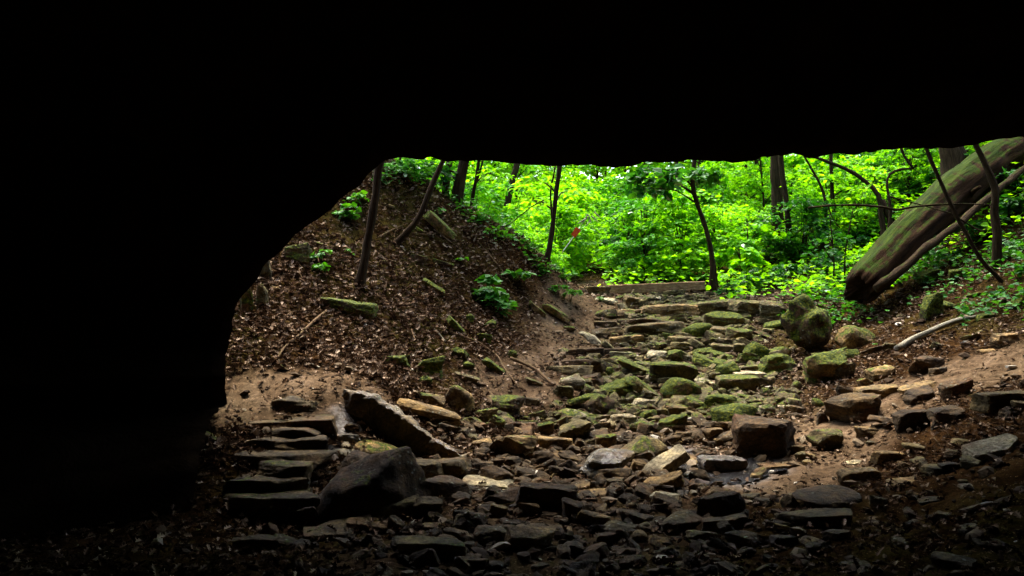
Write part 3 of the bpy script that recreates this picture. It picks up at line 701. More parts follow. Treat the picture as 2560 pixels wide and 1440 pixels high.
for i, (rg, x0, y0, x1, y1, kd, moss, tn, roll, pitch, short, label) in enumerate(RK):
    ox, oy, s = REG[rg]
    X0, X1, Y0, Y1 = ox + x0 / s, ox + x1 / s, oy + y0 / s, oy + y1 / s
    cx, w, h = (X0 + X1) / 2, X1 - X0, Y1 - Y0
    g = hit(cx, Y1 - .08 * h)
    Yd = g[1]
    r_ = np.random.default_rng(100 + i)
    ww, hh = w * Yd / F, h * Yd / F
    a = abs(R(roll))
    if a > .2:                      # bounding box of a rolled slab
        L_ = math.hypot(ww, hh) * 1.12
        th = min(ww, hh) * .5 * (1 if kd != 's' else .8)
        sx_, sz_ = L_, th
    else:
        sx_, sz_ = ww * 1.20, hh * 1.42
    dep = {'s': .55, 'f': .75, 'b': .8, 'p': .7, 'r': .9, 'o': .9}[kd] * ww
    dep = float(np.clip(dep, .10, .55 if kd == 's' else .8))
    if kd == 'f':
        sz_ = hh * .75; dep = max(dep, hh * 1.6)
    if rg in 'BF' and X0 > 2080 and Y0 > 900 and kd in 'bsp': sz_ *= .80; sx_ *= .92
    if short == 'long grey slab': sz_ *= .7
    if short == 'large flat brown slab': dep = .6; sz_ *= .75
    k = 1 + .5 * dep / Yd
    c = W(cx, (Y0 + Y1) / 2 + .03 * h, Yd + dep * .30)
    sub = 4 if w > 150 else (3 if w > 38 else 2)
    wet = rg == 'E' and short in ('shiny pale wet stone', 'black flat ledge') or short in ('wet lumpy stone', 'white-capped rock') or (rg == 'C' and x0 in (1115, 1088)) or (rg == 'E' and x0 in (628, 760, 850, 770, 748))
    o = rock_at('rock', c, (sx_ * k, dep, sz_ * k), kd, 300 + i, moss, TONE[tn] + r_.uniform(-.05, .05),
                (R(pitch * .8), R(roll), R(r_.uniform(-14, 14) if kd != 's' else r_.uniform(-7, 7))), sub, M_wet if wet else M_rock)
    rocks.append(dict(o=o, c=c, cx=cx, cy=(Y0 + Y1) / 2, w=w, kd=kd, moss=moss, tn=tn, short=short, label=label))

# long leaning slab with the bright upper edge, beside the cave stairs
def prism_rock(name, path, hw, label, cat, moss, tone, mat=None, seed=1, upv=(0, 0, 1), group=None, parent=None, strat=1.0):
    """beam-like stone along a path; hw = list of (half depth, height above axis, depth below)"""
    path = np.array(path); n = 90
    t = np.linspace(0, 1, len(path)); tq = np.linspace(0, 1, n)
    ax = np.stack([np.interp(tq, t, path[:, k]) for k in range(3)], 1)
    hwq = np.stack([np.interp(tq, t, np.array(hw)[:, k]) for k in range(3)], 1)
    d = np.gradient(ax, axis=0); d /= np.linalg.norm(d, axis=1)[:, None]
    up = np.array(upv, float)
    sd_ = np.cross(d, up); sd_ /= np.linalg.norm(sd_, axis=1)[:, None]
    u2 = np.cross(sd_, d)
    m = 40
    ang = np.linspace(0, 2 * math.pi, m, endpoint=False)
    ca, sa = np.cos(ang), np.sin(ang)
    e = .38
    qx = np.sign(ca) * np.abs(ca) ** e; qz = np.sign(sa) * np.abs(sa) ** e
    V = []
    for j in range(n):
        endf = min(1.0, .35 + 6 * tq[j], .35 + 6 * (1 - tq[j]))
        zz = np.where(qz > 0, qz * hwq[j, 1], qz * hwq[j, 2])
        V.append(ax[j] + sd_[j] * (qx * hwq[j, 0] * endf)[:, None] + u2[j] * (zz * endf)[:, None])
    V = np.concatenate(V)
    nr = (V.reshape(n, m, 3) - ax[:, None]).reshape(-1, 3)
    nr /= np.linalg.norm(nr, axis=1)[:, None] + 1e-9
    V = V + nr * (.030 * fbm(V, 2.0, 4, seed) + .018 * fbm(V * [1, 1, 2.6], 9, 3, seed + 3) * strat)[:, None]
    k = (np.arange(n - 1)[:, None] * m + np.arange(m)[None, :]).ravel()
    k2 = (np.arange(n - 1)[:, None] * m + (np.arange(m)[None, :] + 1) % m).ravel()
    Fq = np.stack([k, k + m, k2 + m, k2], 1)
    V = np.concatenate([V, [ax[0], ax[-1]]])
    c0, c1 = n * m, n * m + 1
    a_ = np.arange(m); b_ = (a_ + 1) % m
    Ft = np.concatenate([np.stack([a_, b_, np.full(m, c0)], 1), np.stack([(n - 1) * m + b_, (n - 1) * m + a_, np.full(m, c1)], 1)])
    o = mesh_obj(name, V, [Fq, Ft], mat or M_rock, parent)
    o.color = (moss, tone, 0, 1)
    if label: tag(o, label, cat, group)
    return o
lean_pts = [W(862, 975, 8.75), W(930, 1000, 8.7), W(1020, 1062, 8.55), W(1120, 1128, 8.45), W(1225, 1185, 8.45)]
o = prism_rock('leaning_slab', lean_pts, [(.10, .03, .16), (.07, .05, .34), (.06, .05, .38), (.055, .04, .24), (.04, .02, .09)],
               'long dark wet slab leaning down to the right, with a bright upper edge', 'rock', .15, .5, M_wet, 17, strat=2.2)

# mossy rock stump
st = W(2026, 818, 12.5)
o = rock_at('rock', st, (.66, .6, 1.0), 'p', 795, .80, .0, (R(-4), R(-4), .9), 4, rough=2.0)
rocks.append(dict(o=o, c=st, cx=2040, cy=810, w=110, kd='b', moss=.7, tn='d', short='mossy rock stump', label='tall black-green mossy rock shaped like a stump, right of the creek'))

# ---- labels for the rocks
short_named = [r for r in rocks if r['short']]
COL = {'b': 'dark brown', 'd': 'dark', 'g': 'grey', 't': 'tan', 'p': 'pale'}
SHP = {'s': 'slab', 'f': 'flat stone', 'b': 'blocky stone', 'p': 'pointed stone', 'r': 'rounded stone', 'o': 'rounded stone'}
seen = {}
for r in rocks:
    if r['label']:
        seen[r['label']] = 1
def describe(r):
    d = sorted(short_named, key=lambda q: math.hypot(q['cx'] - r['cx'], (q['cy'] - r['cy']) * 1.6))
    size = 'small' if r['w'] < 42 else ('mid-sized' if r['w'] < 75 else 'large')
    mossw = 'mossy ' if r['moss'] > .5 else ''
    for q in d[:4]:
        dx, dy = r['cx'] - q['cx'], r['cy'] - q['cy']
        if abs(dx) > abs(dy) * 1.3:
            rel = 'right of' if dx > 0 else 'left of'
        else:
            rel = 'in front of' if dy > 0 else 'just behind'
        lb = f"{size} {mossw}{COL[r['tn']]} {SHP[r['kd']]} {rel} the {q['short']}"
        if lb not in seen and len(lb.split()) <= 16:
            return lb
    return lb
for r in rocks:
    if not r['label']:
        r['label'] = describe(r)
        seen[r['label']] = 1
    tag(r['o'], r['label'], 'rock', 'rocks of the creek bed and banks')

# ---- cave stairs (left)
SC = REG['C']
stairs = [(550,315,1070,450,'ragged',8.52),(410,447,1118,520,'',8.28),(478,520,978,595,'',8.06),(365,596,1088,705,'',7.84),(228,710,1082,785,'',7.60),(452,786,906,895,'',7.40),(220,901,932,1025,'',7.20),(95,1032,972,1200,'',7.0)]
slab = ['highest and most ragged of the stone stairs at the left cave wall','second highest long stone stair, sloping slightly up to the right','short third stone stair from the top with an olive edge','wide fourth stone stair from the top with a pebbly edge',
        'widest middle stone stair, nearly black, fifth from the top','narrow sixth stone stair from the top with a pale rim','second lowest stone stair with a mossy chipped lip','lowest and longest stone stair at the foot of the flight']
for i, (x0, y0, x1, y1, t_, Yd) in enumerate(stairs):
    a = W(SC[0] + x0 / 3, SC[1] + y0 / 3, Yd); b = W(SC[0] + x1 / 3, SC[1] + (y1 + 10) / 3, Yd)
    w_, h_ = b[0] - a[0], a[2] - b[2]
    h2 = h_ * 1.6
    dd = .36
    o = rock_at('stair_slab', ((a[0] + b[0]) / 2, Yd + dd / 2, a[2] - h2 / 2), (w_, dd, h2), 's', 900 + i, .3 if i > 4 else .1, .12, (R(3), R(-2 if i == 1 else .3), R(1)), 4, rough=.95 if i else 1.4)
    tag(o, slab[i], 'stone stair', 'stone stairs at the left of the cave')

# ---------------------------------------------------------------- leaves
LT = dict(
    oval=(np.array([[0, 0, 0], [.32, .30, .10], [.72, .24, .08], [1, 0, 0], [.72, -.24, .08], [.32, -.30, .10]]), np.array([[0, 3, 2, 1], [0, 5, 4, 3]])),
    broad=(np.array([[0, 0, 0], [.22, .42, .10], [.62, .40, .10], [1, 0, -.05], [.62, -.40, .10], [.22, -.42, .10]]), np.array([[0, 3, 2, 1], [0, 5, 4, 3]])),
    lobed=(np.array([[0, 0, 0], [.22, .24, .10], [.34, .10, .04], [.52, .34, .14], [.64, .10, .03], [.82, .20, .10], [1, 0, 0], [.82, -.20, .1], [.64, -.10, .03], [.52, -.34, .14], [.34, -.10, .04], [.22, -.24, .10]]),
           np.array([[0, 6, 5, 4, 3, 2, 1], [0, 11, 10, 9, 8, 7, 6]])))
def leaves(P, U, Nn, L, kind='oval', curl=1.0):
    """vertex and face arrays for many leaves"""
    T, Fc = LT[kind]
    U = U / np.linalg.norm(U, axis=1)[:, None]
    S = np.cross(Nn, U); S /= np.linalg.norm(S, axis=1)[:, None] + 1e-9
    Nn = np.cross(U, S)
    cz = T[:, 2] * curl
    if np.isscalar(L): L = np.full(len(P), L)
    V = (P[:, None] + (T[None, :, 0:1] * U[:, None] + T[None, :, 1:2] * S[:, None] + cz[None, :, None] * Nn[:, None]) * L[:, None, None])
    k = len(T)
    Fa = (Fc[None] + (np.arange(len(P)) * k)[:, None, None]).reshape(-1, Fc.shape[1])
    return V.reshape(-1, 3), Fa
def spray_pts(c, rad, n, r, thick=.10, droop=.35, tilt=.35):
    a = r.uniform(0, 2 * math.pi, n); q = np.sqrt(r.uniform(0, 1, n)) * rad
    # leaves sit along a few twigs, leaving gaps
    tw = r.uniform(0, 2 * math.pi, 7)
    a = tw[r.integers(0, 7, n)] + r.normal(0, .22, n)
    out = np.stack([np.cos(a), np.sin(a), np.zeros(n)], 1)
    P = np.array(c) + out * q[:, None]
    P[:, 2] += -droop * (q / rad) ** 2 * rad + r.normal(0, thick * rad, n)
    U = out + r.normal(0, .55, (n, 3)) * [1, 1, .5]; U[:, 2] -= .25
    Nn = np.array([0, 0, 1.0]) + r.normal(0, tilt, (n, 3))
    return P, U, Nn
def tubes(paths, radii, segn=7, rad_noise=.08, seed=3):
    Vs, Fs, G, A, base = [], [], [], [], 0
    for path, rr in zip(paths, radii):
        path = np.array(path, float)
        sl_ = np.concatenate([[0], np.cumsum(np.linalg.norm(np.diff(path, axis=0), axis=1))])
        n = max(4, int(sl_[-1] / max(.05, min(.16, 2.5 * max(rr)))))
        n = min(n, 160)
        q = np.linspace(0, sl_[-1], n)
        # smooth interpolation (Catmull-like through np.interp then smoothing)
        ax = np.stack([np.interp(q, sl_, path[:, k]) for k in range(3)], 1)
        for _ in range(3):
            ax[1:-1] = .25 * ax[:-2] + .5 * ax[1:-1] + .25 * ax[2:]
        rad = np.interp(q, sl_, np.interp(np.linspace(0, 1, len(path)), np.linspace(0, 1, len(rr)), rr))
        ax = ax + (np.stack([noise(ax, 3.0, seed + 1), noise(ax, 3.0, seed + 2), noise(ax, 3, seed + 4)], 1) * (np.minimum(rad, .06) * .5)[:, None])
        d = np.gradient(ax, axis=0); d /= np.linalg.norm(d, axis=1)[:, None] + 1e-9
        ref = np.array([0, 1.0, 0]) if abs(d[:, 1]).mean() < .8 else np.array([1.0, 0, 0])
        s1 = np.cross(d, ref); s1 /= np.linalg.norm(s1, axis=1)[:, None] + 1e-9
        s2 = np.cross(d, s1)
        an = np.linspace(0, 2 * math.pi, segn, endpoint=False)
        V = ax[:, None] + (np.cos(an)[None, :, None] * s1[:, None] + np.sin(an)[None, :, None] * s2[:, None]) * rad[:, None, None]
        V = V.reshape(-1, 3)
        nr = V - np.repeat(ax, segn, 0)
        V = V + nr * (rad_noise * 2 * fbm(V, 1.2 / max(.05, max(rr)) ** .7, 3, seed))[:, None]
        k = (np.arange(n - 1)[:, None] * segn + np.arange(segn)[None, :]).ravel()
        k2 = (np.arange(n - 1)[:, None] * segn + (np.arange(segn)[None, :] + 1) % segn).ravel()
        Fs.append(np.stack([k, k2, k2 + segn, k + segn], 1) + base)
        V = np.concatenate([V, ax[:1], ax[-1:]])
        a_ = np.arange(segn); b_ = (a_ + 1) % segn
        c0 = n * segn
        Fs.append(np.stack([b_, a_, np.full(segn, c0), np.full(segn, c0)], 1)[:, :3] + base)
        Fs.append(np.stack([(n - 1) * segn + a_, (n - 1) * segn + b_, np.full(segn, c0 + 1)], 1) + base)
        G.append(np.concatenate([np.repeat(q, segn), [0, q[-1]]]))
        aa = np.minimum(an, 2 * math.pi - an) * max(rr)      # mirrored so that the grain has no seam
        A.append(np.concatenate([np.tile(aa, n), [0, 0]]))
        Vs.append(V); base += len(V)
    quads = [f for f in Fs if f.shape[1] == 4]; tris = [f for f in Fs if f.shape[1] == 3]
    return np.concatenate(Vs), [np.concatenate(quads), np.concatenate(tris)], dict(grain=np.concatenate(G), around=np.concatenate(A))
def tube_obj(name, paths, radii, mat, parent=None, segn=7, rn=.08, seed=3, ridged=False):
    V, Fc, at = tubes(paths, radii, segn, rn, seed)
    if ridged:                      # long bark ridges and a ragged broken butt
        n = (len(V) - 2) // segn
        core = V[:n * segn].reshape(n, segn, 3)
        ax = core.mean(1, keepdims=True)
        an = np.arange(segn) / segn * 2 * math.pi
        q = np.stack([np.broadcast_to(np.cos(an) * 1.0, (n, segn)), np.broadcast_to(np.sin(an) * 1.0, (n, segn)), np.broadcast_to(np.linspace(0, 1.6, n)[:, None], (n, segn))], -1)
        core = core + (core - ax) * (.15 * fbm(q, 4.5, 3, 5) + .09 * fbm(q * [1, 1, .6], 13, 2, 6))[..., None]
        dirv = (ax[3] - ax[0]); dirv = dirv / np.linalg.norm(dirv)
        rag = np.abs(noise(q[0], 5, 8))
        core[0] = ax[0] + (core[0] - ax[0]) * .82 - dirv * (rag * .22)[:, None]
        core[1] = core[1] - dirv * (rag * .12)[:, None]
        V = np.concatenate([core.reshape(-1, 3), V[n * segn:n * segn + 1] + dirv * .22, V[-1:]])
    return mesh_obj(name, V, Fc, mat, parent, attrs=at)

# ---- leaf litter and rubble: stuff nobody could count
def scatter_xy(n, x0, x1, y0, y1):
    return rng.uniform(x0, x1, n), rng.uniform(y0, y1, n)
def gnormal(x, y, e=.08):
    z = gz(x, y)
    return z, np.stack([-(gz(x + e, y) - z) / e, -(gz(x, y + e) - z) / e, np.ones_like(z)], 1)
x, y = scatter_xy(220000, -6.5, 8.5, 4.6, 17.5)
pmk = path_mask(x, y); wmk = wet_mask(x, y)
P2 = np.stack([x, y, x * 0], 1)
cd = polydist(x, y, CREEK)
left = sstep(.3, 1.2, cd) * (x < 1.6)
clump = sstep(-.35, .35, fbm(P2, .8, 3, 51))
dens_ = np.where(x < 1.2, .06 + .78 * left * (.35 + .65 * clump), .10 + .45 * clump * sstep(.2, 1.4, cd))
dens_ *= (1 - .86 * np.clip(pmk, 0, 1) ** .7) * (1 - wmk)
dens_ += .035
dens_ = np.where(y < 7, dens_ * .55, dens_)
bigz = (x < -1.0) & (y > 7.6) & (y < 12.2)
dens_ = np.where(bigz & (pmk < .4), np.maximum(dens_, .75), dens_)
keep = rng.uniform(0, 1, len(x)) < dens_
x, y = x[keep], y[keep]
xa, ya = scatter_xy(1500, .3, 3.4, 16.8, 22)
x, y = np.concatenate([x, xa]), np.concatenate([y, ya])
z, nn = gnormal(x, y)
big = ((x < -.8) & (y > 7.4) & (y < 12.5))
n_ = len(x)
L = np.where(big, rng.uniform(.035, .105, n_), np.where(x < 1.4, rng.uniform(.03, .085, n_), rng.uniform(.025, .07, n_)))
Pn = np.stack([x, y, z + .022 + L * rng.uniform(0, .28, n_)], 1)
U = rng.normal(0, 1, (n_, 3)); U[:, 2] *= .35
Nn = nn / np.linalg.norm(nn, axis=1)[:, None] + rng.normal(0, .5, (n_, 3))
V1, F1 = leaves(Pn, U, Nn, L, 'lobed', 1.6)
o = mesh_obj('leaf_litter', V1, F1, M_litter, smooth=False)
tag(o, kind='stuff'); o['label'] = 'dry brown fallen leaves covering the banks'; o['category'] = 'leaf litter'

x, y = scatter_xy(60000, -3.4, 6.5, 4.7, 17)
cd = polydist(x, y, CREEK)
P2 = np.stack([x, y, x * 0], 1)
de = .9 * (1 - sstep(.6, 2.1, cd + .6 * fbm(P2, 1.3, 3, 91))) + .16 * (x > 1.5) + .05
de = np.where(y < 9, de + .12, de) * (1 - .1 * (wet_mask(x, y) > .4)) * (1 - .6 * earth_mask(x, y))
keep = rng.uniform(0, 1, len(x)) < de * np.where(y < 8.2, .35, .75)
x, y = x[keep], y[keep]
z, nn = gnormal(x, y)
n_ = len(x)
D_, F_ = ico(1)
sz = np.minimum(.010 * np.exp(rng.gamma(1.4, .40, n_)), .06)
rots = rng.uniform(0, 2 * math.pi, n_)
asp = np.stack([rng.uniform(.8, 1.7, n_), rng.uniform(.6, 1.1, n_), rng.uniform(.25, .7, n_)], 1)
dv = D_[None] * (1 + .35 * rng.uniform(-1, 1, (n_, len(D_), 1))) * asp[:, None] * sz[:, None, None]
c_, s_ = np.cos(rots)[:, None], np.sin(rots)[:, None]
vx = dv[..., 0] * c_ - dv[..., 1] * s_; vy = dv[..., 0] * s_ + dv[..., 1] * c_
tiltx, tilty = rng.normal(0, .3, (n_, 1)), rng.normal(0, .3, (n_, 1))
vz = dv[..., 2] + vx * (tiltx - 0) + vy * tilty
Vr = np.stack([vx + x[:, None], vy + y[:, None], vz + z[:, None] + sz[:, None] * .3], -1).reshape(-1, 3)
Fr = (F_[None] + (np.arange(n_) * len(D_))[:, None, None]).reshape(-1, 3)
def gravel_mat():
    m, nt, nd, lk = newmat('rubble')
    geo = nd.new('ShaderNodeNewGeometry')
    c = ramp(nd, lk, geo.outputs['Random Per Island'], [(.0, (.014, .008, .004)), (.4, (.045, .029, .016)), (.75, (.10, .072, .042)), (.94, (.20, .16, .11)), (1.0, (.46, .43, .36))])
    n2 = tex(nd, lk, 45, 6, .7, geo.outputs['Position'])
    c = mixc(nd, lk, 1.0, c, ramp(nd, lk, n2, [(.3, (.6, .6, .6)), (.7, (1.3, 1.3, 1.3))]), 'MULTIPLY')
    finish(nd, lk, c, .9, bump(nd, lk, n2, .5, .01), .06)
    return m
o = mesh_obj('rubble', Vr, Fr, gravel_mat(), smooth=False)
tag(o, kind='stuff'); o['label'] = 'small stones and rubble filling the creek bed'; o['category'] = 'rubble'

# wedged cobbles packed between the larger rocks: far more than one could count
x, y = scatter_xy(9500, -2.8, 6.0, 5.0, 16.3)
cd = polydist(x, y, CREEK)
P2 = np.stack([x, y, x * 0], 1)
de = .62 * (1 - sstep(1.0, 1.9, cd + .5 * fbm(P2, 1.1, 3, 191))) + .015 * (x > 1.2)
de = de * (1 - .97 * earth_mask(x, y)) * np.where(y < 7.4, .5, 1) * (1 - .6 * (wet_mask(x, y) > .3))
keep = rng.uniform(0, 1, len(x)) < de
x, y = x[keep], y[keep]
z = gz(x, y)
Vs, Fs, b = [], [], 0
shapes = [rock_shape(k_, 2000 + q, 2) for q, k_ in enumerate('sbpsbfsbps')]
for k_ in range(len(x)):
    v, f = shapes[k_ % 10]
    s_ = rng.uniform(.05, .15) * (.8 if y[k_] < 8 else 1.0)
    v = v * np.array([rng.uniform(.6, 1.2), rng.uniform(.45, .9), rng.uniform(.18, .5)]) * s_
    M_ = np.array((Matrix.Rotation(rng.uniform(0, 6.3), 3, 'Z') @ Matrix.Rotation(rng.normal(0, .35), 3, 'X') @ Matrix.Rotation(rng.normal(0, .3), 3, 'Y')))
    v = v @ M_.T + [x[k_], y[k_], z[k_] + s_ * .18]
    Vs.append(v); Fs.append(f + b); b += len(v)
Vs = np.concatenate(Vs)
Vs = Vs + .006 * np.stack([noise(Vs, 30, 1), noise(Vs, 30, 2), noise(Vs, 30, 3)], 1)
Fs = np.concatenate(Fs)
up_ = Vs[Fs[:, 0], 1] > 9.9
for sel, cl_, lb in ((up_, (.42, .30, 0, 1), 'mossy broken cobbles wedged between the rocks of the upper creek'), (~up_, (.0, .04, 0, 1), 'brown broken cobbles wedged between the rocks of the lower creek')):
    ids, inv = np.unique(Fs[sel], return_inverse=True)
    o = mesh_obj('cobbles', Vs[ids], inv.reshape(-1, 3), M_rock, smooth=False)
    o.color = cl_
    tag(o, kind='stuff'); o['label'] = lb; o['category'] = 'cobbles'

# shallow seep of water among the stones at the lower right
def water_mat():
    m, nt, nd, lk = newmat('seep_water')
    geo = nd.new('ShaderNodeNewGeometry')
    n1 = tex(nd, lk, 34, 5, .7, geo.outputs['Position'], .6)
    finish(nd, lk, (.012, .011, .010), .08, bump(nd, lk, n1, 1.0, .09), 1.0)
    return m
def smooth_gz(x, y):
    p = np.stack([x, y, x * 0], -1)
    return gz(x, y) - .03 * fbm(p, 3.5, 3, 9)
wx, wy = np.meshgrid(np.arange(1.25, 2.75, .03), np.arange(7.3, 9.0, .03))
wz = smooth_gz(wx, wy) + .012
wq = np.stack([wx.ravel(), wy.ravel(), wz.ravel()], 1)
wk = wet_mask(wq[:, 0], wq[:, 1]) + .35 * fbm(wq, 7, 3, 88) > .5
nw = wx.shape[1]
ii = (np.arange(wx.shape[0] - 1)[:, None] * nw + np.arange(nw - 1)[None, :]).ravel()
wf = np.stack([ii, ii + 1, ii + nw + 1, ii + nw], 1)
wf = wf[wk[wf].all(1)]
tag(mesh_obj('water', wq, wf, water_mat()), kind='structure')

# small loose individual stones to fill the bed between the named rocks
nloose = 0
r_ = np.random.default_rng(77)
while nloose < 52:
    px, py = r_.uniform(1050, 2450), r_.uniform(1080, 1435)
    g = hit(px, py)
    if any(math.hypot(px - q['cx'], (py - q['cy']) * 1.5) < q['w'] * .5 for q in rocks):
        continue
    s = r_.uniform(.07, .17)
    o = rock_at('rock', g + [0, 0, s * .12], (s * r_.uniform(1, 1.7), s, s * r_.uniform(.35, .7)), r_.choice(['s', 'b', 'r']), 1500 + nloose, r_.uniform(0, .3), r_.uniform(0, .6), (r_.normal(0, .15), r_.normal(0, .15), r_.uniform(0, 3)), 2)
    tag(o, 'small loose brown stone lying among bigger rocks on the cave floor', 'rock', 'small loose stones of the cave floor')
    nloose += 1

# ---------------------------------------------------------------- timber beam and stone beyond
beam = [W(1521, 727, 16.9), W(1640, 721.5, 17.0), W(1760, 715, 17.1)]
def box_beam(name, a, b, dep, h, mat):
    a, b = np.array(a), np.array(b)
    n = 30
    t = np.linspace(0, 1, n)[:, None]
    ax = a + (b - a) * t
    pr = []
    bv = .012
    for (u, v) in ((-1, -1), (1, -1), (1, 1), (-1, 1)):
        pr += [(u * (dep / 2), v * (h / 2 - bv)), (u * (dep / 2 - bv), v * (h / 2))] if (u * v) > 0 else [(u * (dep / 2 - bv), v * (h / 2)), (u * (dep / 2), v * (h / 2 - bv))]
    pr = np.array(pr); m = len(pr)
    V = np.concatenate([ax[j] + np.stack([np.zeros(m), pr[:, 0], pr[:, 1]], 1) for j in range(n)])
    V += .006 * np.stack([noise(V, 9, 1), noise(V, 9, 2), noise(V, 9, 3)], 1)
    k = (np.arange(n - 1)[:, None] * m + np.arange(m)[None, :]).ravel()
    k2 = (np.arange(n - 1)[:, None] * m + (np.arange(m)[None, :] + 1) % m).ravel()
    Fq = np.stack([k, k2, k2 + m, k + m], 1)
    caps = np.array([list(range(m))[::-1], [(n - 1) * m + i for i in range(m)]])
    at = dict(around=V[:, 0] * .0 + V[:, 2], grain=V[:, 0] * 3)
    return mesh_obj(name, V, [Fq, caps], mat, smooth=False, attrs=at)
o = box_beam('timber_beam', W(1521, 724.5, 16.6), W(1760, 714.5, 16.6), .17, .17, M_beam)
tag(o, 'long squared timber beam laid across the top of the stone steps', 'timber beam')
o = rock_at('rock', W(1627, 702, 18.2), (.34, .3, .2), 'p', 4242, .1, .75, (0, 0, .2), 3)
tag(o, 'pale tan rock sitting just behind the timber beam', 'rock', 'rocks of the creek bed and banks')

# ---------------------------------------------------------------- sticks and roots on the banks
def ground_path(pp, r):
    out = []
    for a, b in zip(pp[:-1], pp[1:]):
        for t in (0, .5):
            px, py = a[0] + (b[0] - a[0]) * t, a[1] + (b[1] - a[1]) * t
            g = hit(px, py); out.append(g + [0, -r * .5, r * 1.2 + .02])
    g = hit(*pp[-1]); out.append(g + [0, 0, r])
    return out
STK = [([(815,788),(790,808),(745,850),(710,880),(693,905)],6,M_stick,'thick pale stick lying across the dry leaves near the cave wall','fallen_branch'),
 ([(838,693),(880,702),(920,730),(960,760),(1030,802)],5,M_stick,'long brown root running down from the leaning tree base','tree_root'),
 ([(845,870),(890,868),(940,855),(1000,830)],2.6,M_stick,'thin crooked twig on the leaves below the mossy ledge','fallen_branch'),
 ([(1028,830),(1042,868),(1060,890),(1044,920),(1041,948)],3.2,M_stick,'thin curved reddish twig hanging down by the green moss lump','fallen_branch'),
 ([(1041,948),(1010,952),(970,975)],2.6,M_stick,'thin twig lying below the green moss lump','fallen_branch'),
 ([(1120,835),(1200,865),(1245,895),(1260,930),(1305,985)],4,M_stick,'crooked brown root snaking down the middle of the bank','tree_root'),
 ([(1275,906),(1330,925),(1380,968)],8,M_stick,'short weathered log lying at the foot of the bank above the creek','fallen_log'),
 ([(940,604),(975,585),(1035,560)],3,M_stick,'pale bent twig crossing the curved tree trunk','fallen_branch'),
 ([(1030,588),(1070,594),(1100,585)],2.6,M_stick,'small wavy twig right of the curved tree trunk','fallen_branch'),
 ([(948,640),(975,668),(985,690)],2.6,M_stick,'thin curving twig between the two leaning trunks','fallen_branch'),
 ([(1195,612),(1230,650),(1280,715)],2.4,M_stick,'long straight thin twig lying down the slope by the leafy plant','fallen_branch'),
 ([(1085,580),(1120,605),(1165,640)],2.6,M_stick,'thin twig below the long green slab','fallen_branch'),
 ([(1086,829),(1105,850),(1118,862)],2.6,M_palewood,'short bone-pale stick in the middle of the bank','fallen_branch'),
 ([(790,640),(798,660),(800,680)],2.6,M_stick,'short upright twig near the cave edge','fallen_branch'),
 ([(2242,882),(2290,855),(2340,832),(2400,812),(2445,800)],13,M_palewood,'smooth grey driftwood-like log lying on the right bank','fallen_log'),
 ([(2450,808),(2490,798)],3,M_stick,'thin dark stick at the end of the grey log','fallen_branch'),
 ([(2300,760),(2312,730),(2330,705)],2.2,M_stick,'thin twig standing up beside the mossy shelf stone','fallen_branch'),
 ([(2330,1068),(2370,1055),(2420,1040)],2.4,M_stick,'thin twig on the dark slope at lower right','fallen_branch'),
 ([(1250,1140),(1290,1152)],2.0,M_stick,'tiny twig at the tip of the long leaning slab','fallen_branch')]
for pp, wpx, mt, lb, nm in STK:
    Yd = hit(*pp[0])[1]
    r0 = wpx * .5 * Yd / F * 1.15
    o = tube_obj(nm, [ground_path(pp, r0)], [[r0, r0 * .95, r0 * .6]], mt, None, 8, .18)
    tag(o, lb, {'fallen_branch': 'stick', 'tree_root': 'root', 'fallen_log': 'log'}[nm])

tp, tr = [], []
for _ in range(420):
    X = rng.uniform(-5, 7); Y = rng.uniform(6.5, 16)
    if path_mask(np.array([X]), np.array([Y]))[0] > .5: continue
    a = rng.uniform(0, 6.28); L_ = rng.uniform(.08, .4)
    q = [(X, Y), (X + math.cos(a) * L_ * .5, Y + math.sin(a) * L_ * .5), (X + math.cos(a + .3) * L_, Y + math.sin(a + .3) * L_)]
    tp.append([np.array([u, v, gz(u, v)[0] + .035]) for u, v in q]); r0 = rng.uniform(.003, .007); tr.append([r0, r0 * .5])
o = tube_obj('twigs', tp, tr, M_stick, None, 5, 0)
tag(o, kind='stuff'); o['label'] = 'countless small dead twigs strewn over the leafy ground'; o['category'] = 'twigs'

# ---------------------------------------------------------------- fallen trunks on the right
log = [W(2150,722,13.7), W(2215,655,14.1), W(2300,565,14.6), W(2400,470,15.2), W(2520,385,15.9), W(2700,270,17)]
o = tube_obj('fallen_tree', [log], [[.27, .31, .33, .34, .33, .3]], M_barkmoss, None, 44, .03, 8, True)
tag(o, 'huge mossy fallen trunk slanting up the right bank', 'fallen tree')
for (a, b, c_, d_) in (((2232, 672, 13.95), (2214, 640, 13.8), .045, 3), ((2420, 490, 14.95), (2452, 468, 14.6), .04, 4), ((2330, 590, 14.3), (2345, 606, 14.05), .05, 5)):
    tube_obj('branch_stub', [[W(*a), (W(*a) + W(*b)) / 2, W(*b)]], [[c_ * 1.5, c_, c_ * .7]], M_barkmoss, o, 9, .3, d_)
log2 = [W(2185,722,13.3), W(2240,680,13.4), W(2310,630,13.6), W(2400,555,14.0), W(2490,480,14.4), W(2600,390,15)]
o = tube_obj('fallen_tree', [log2], [[.070, .065, .06, .05]], M_bark, None, 12, .2, 9)
tag(o, 'slim pale fallen trunk leaning alongside the huge mossy one', 'fallen tree')

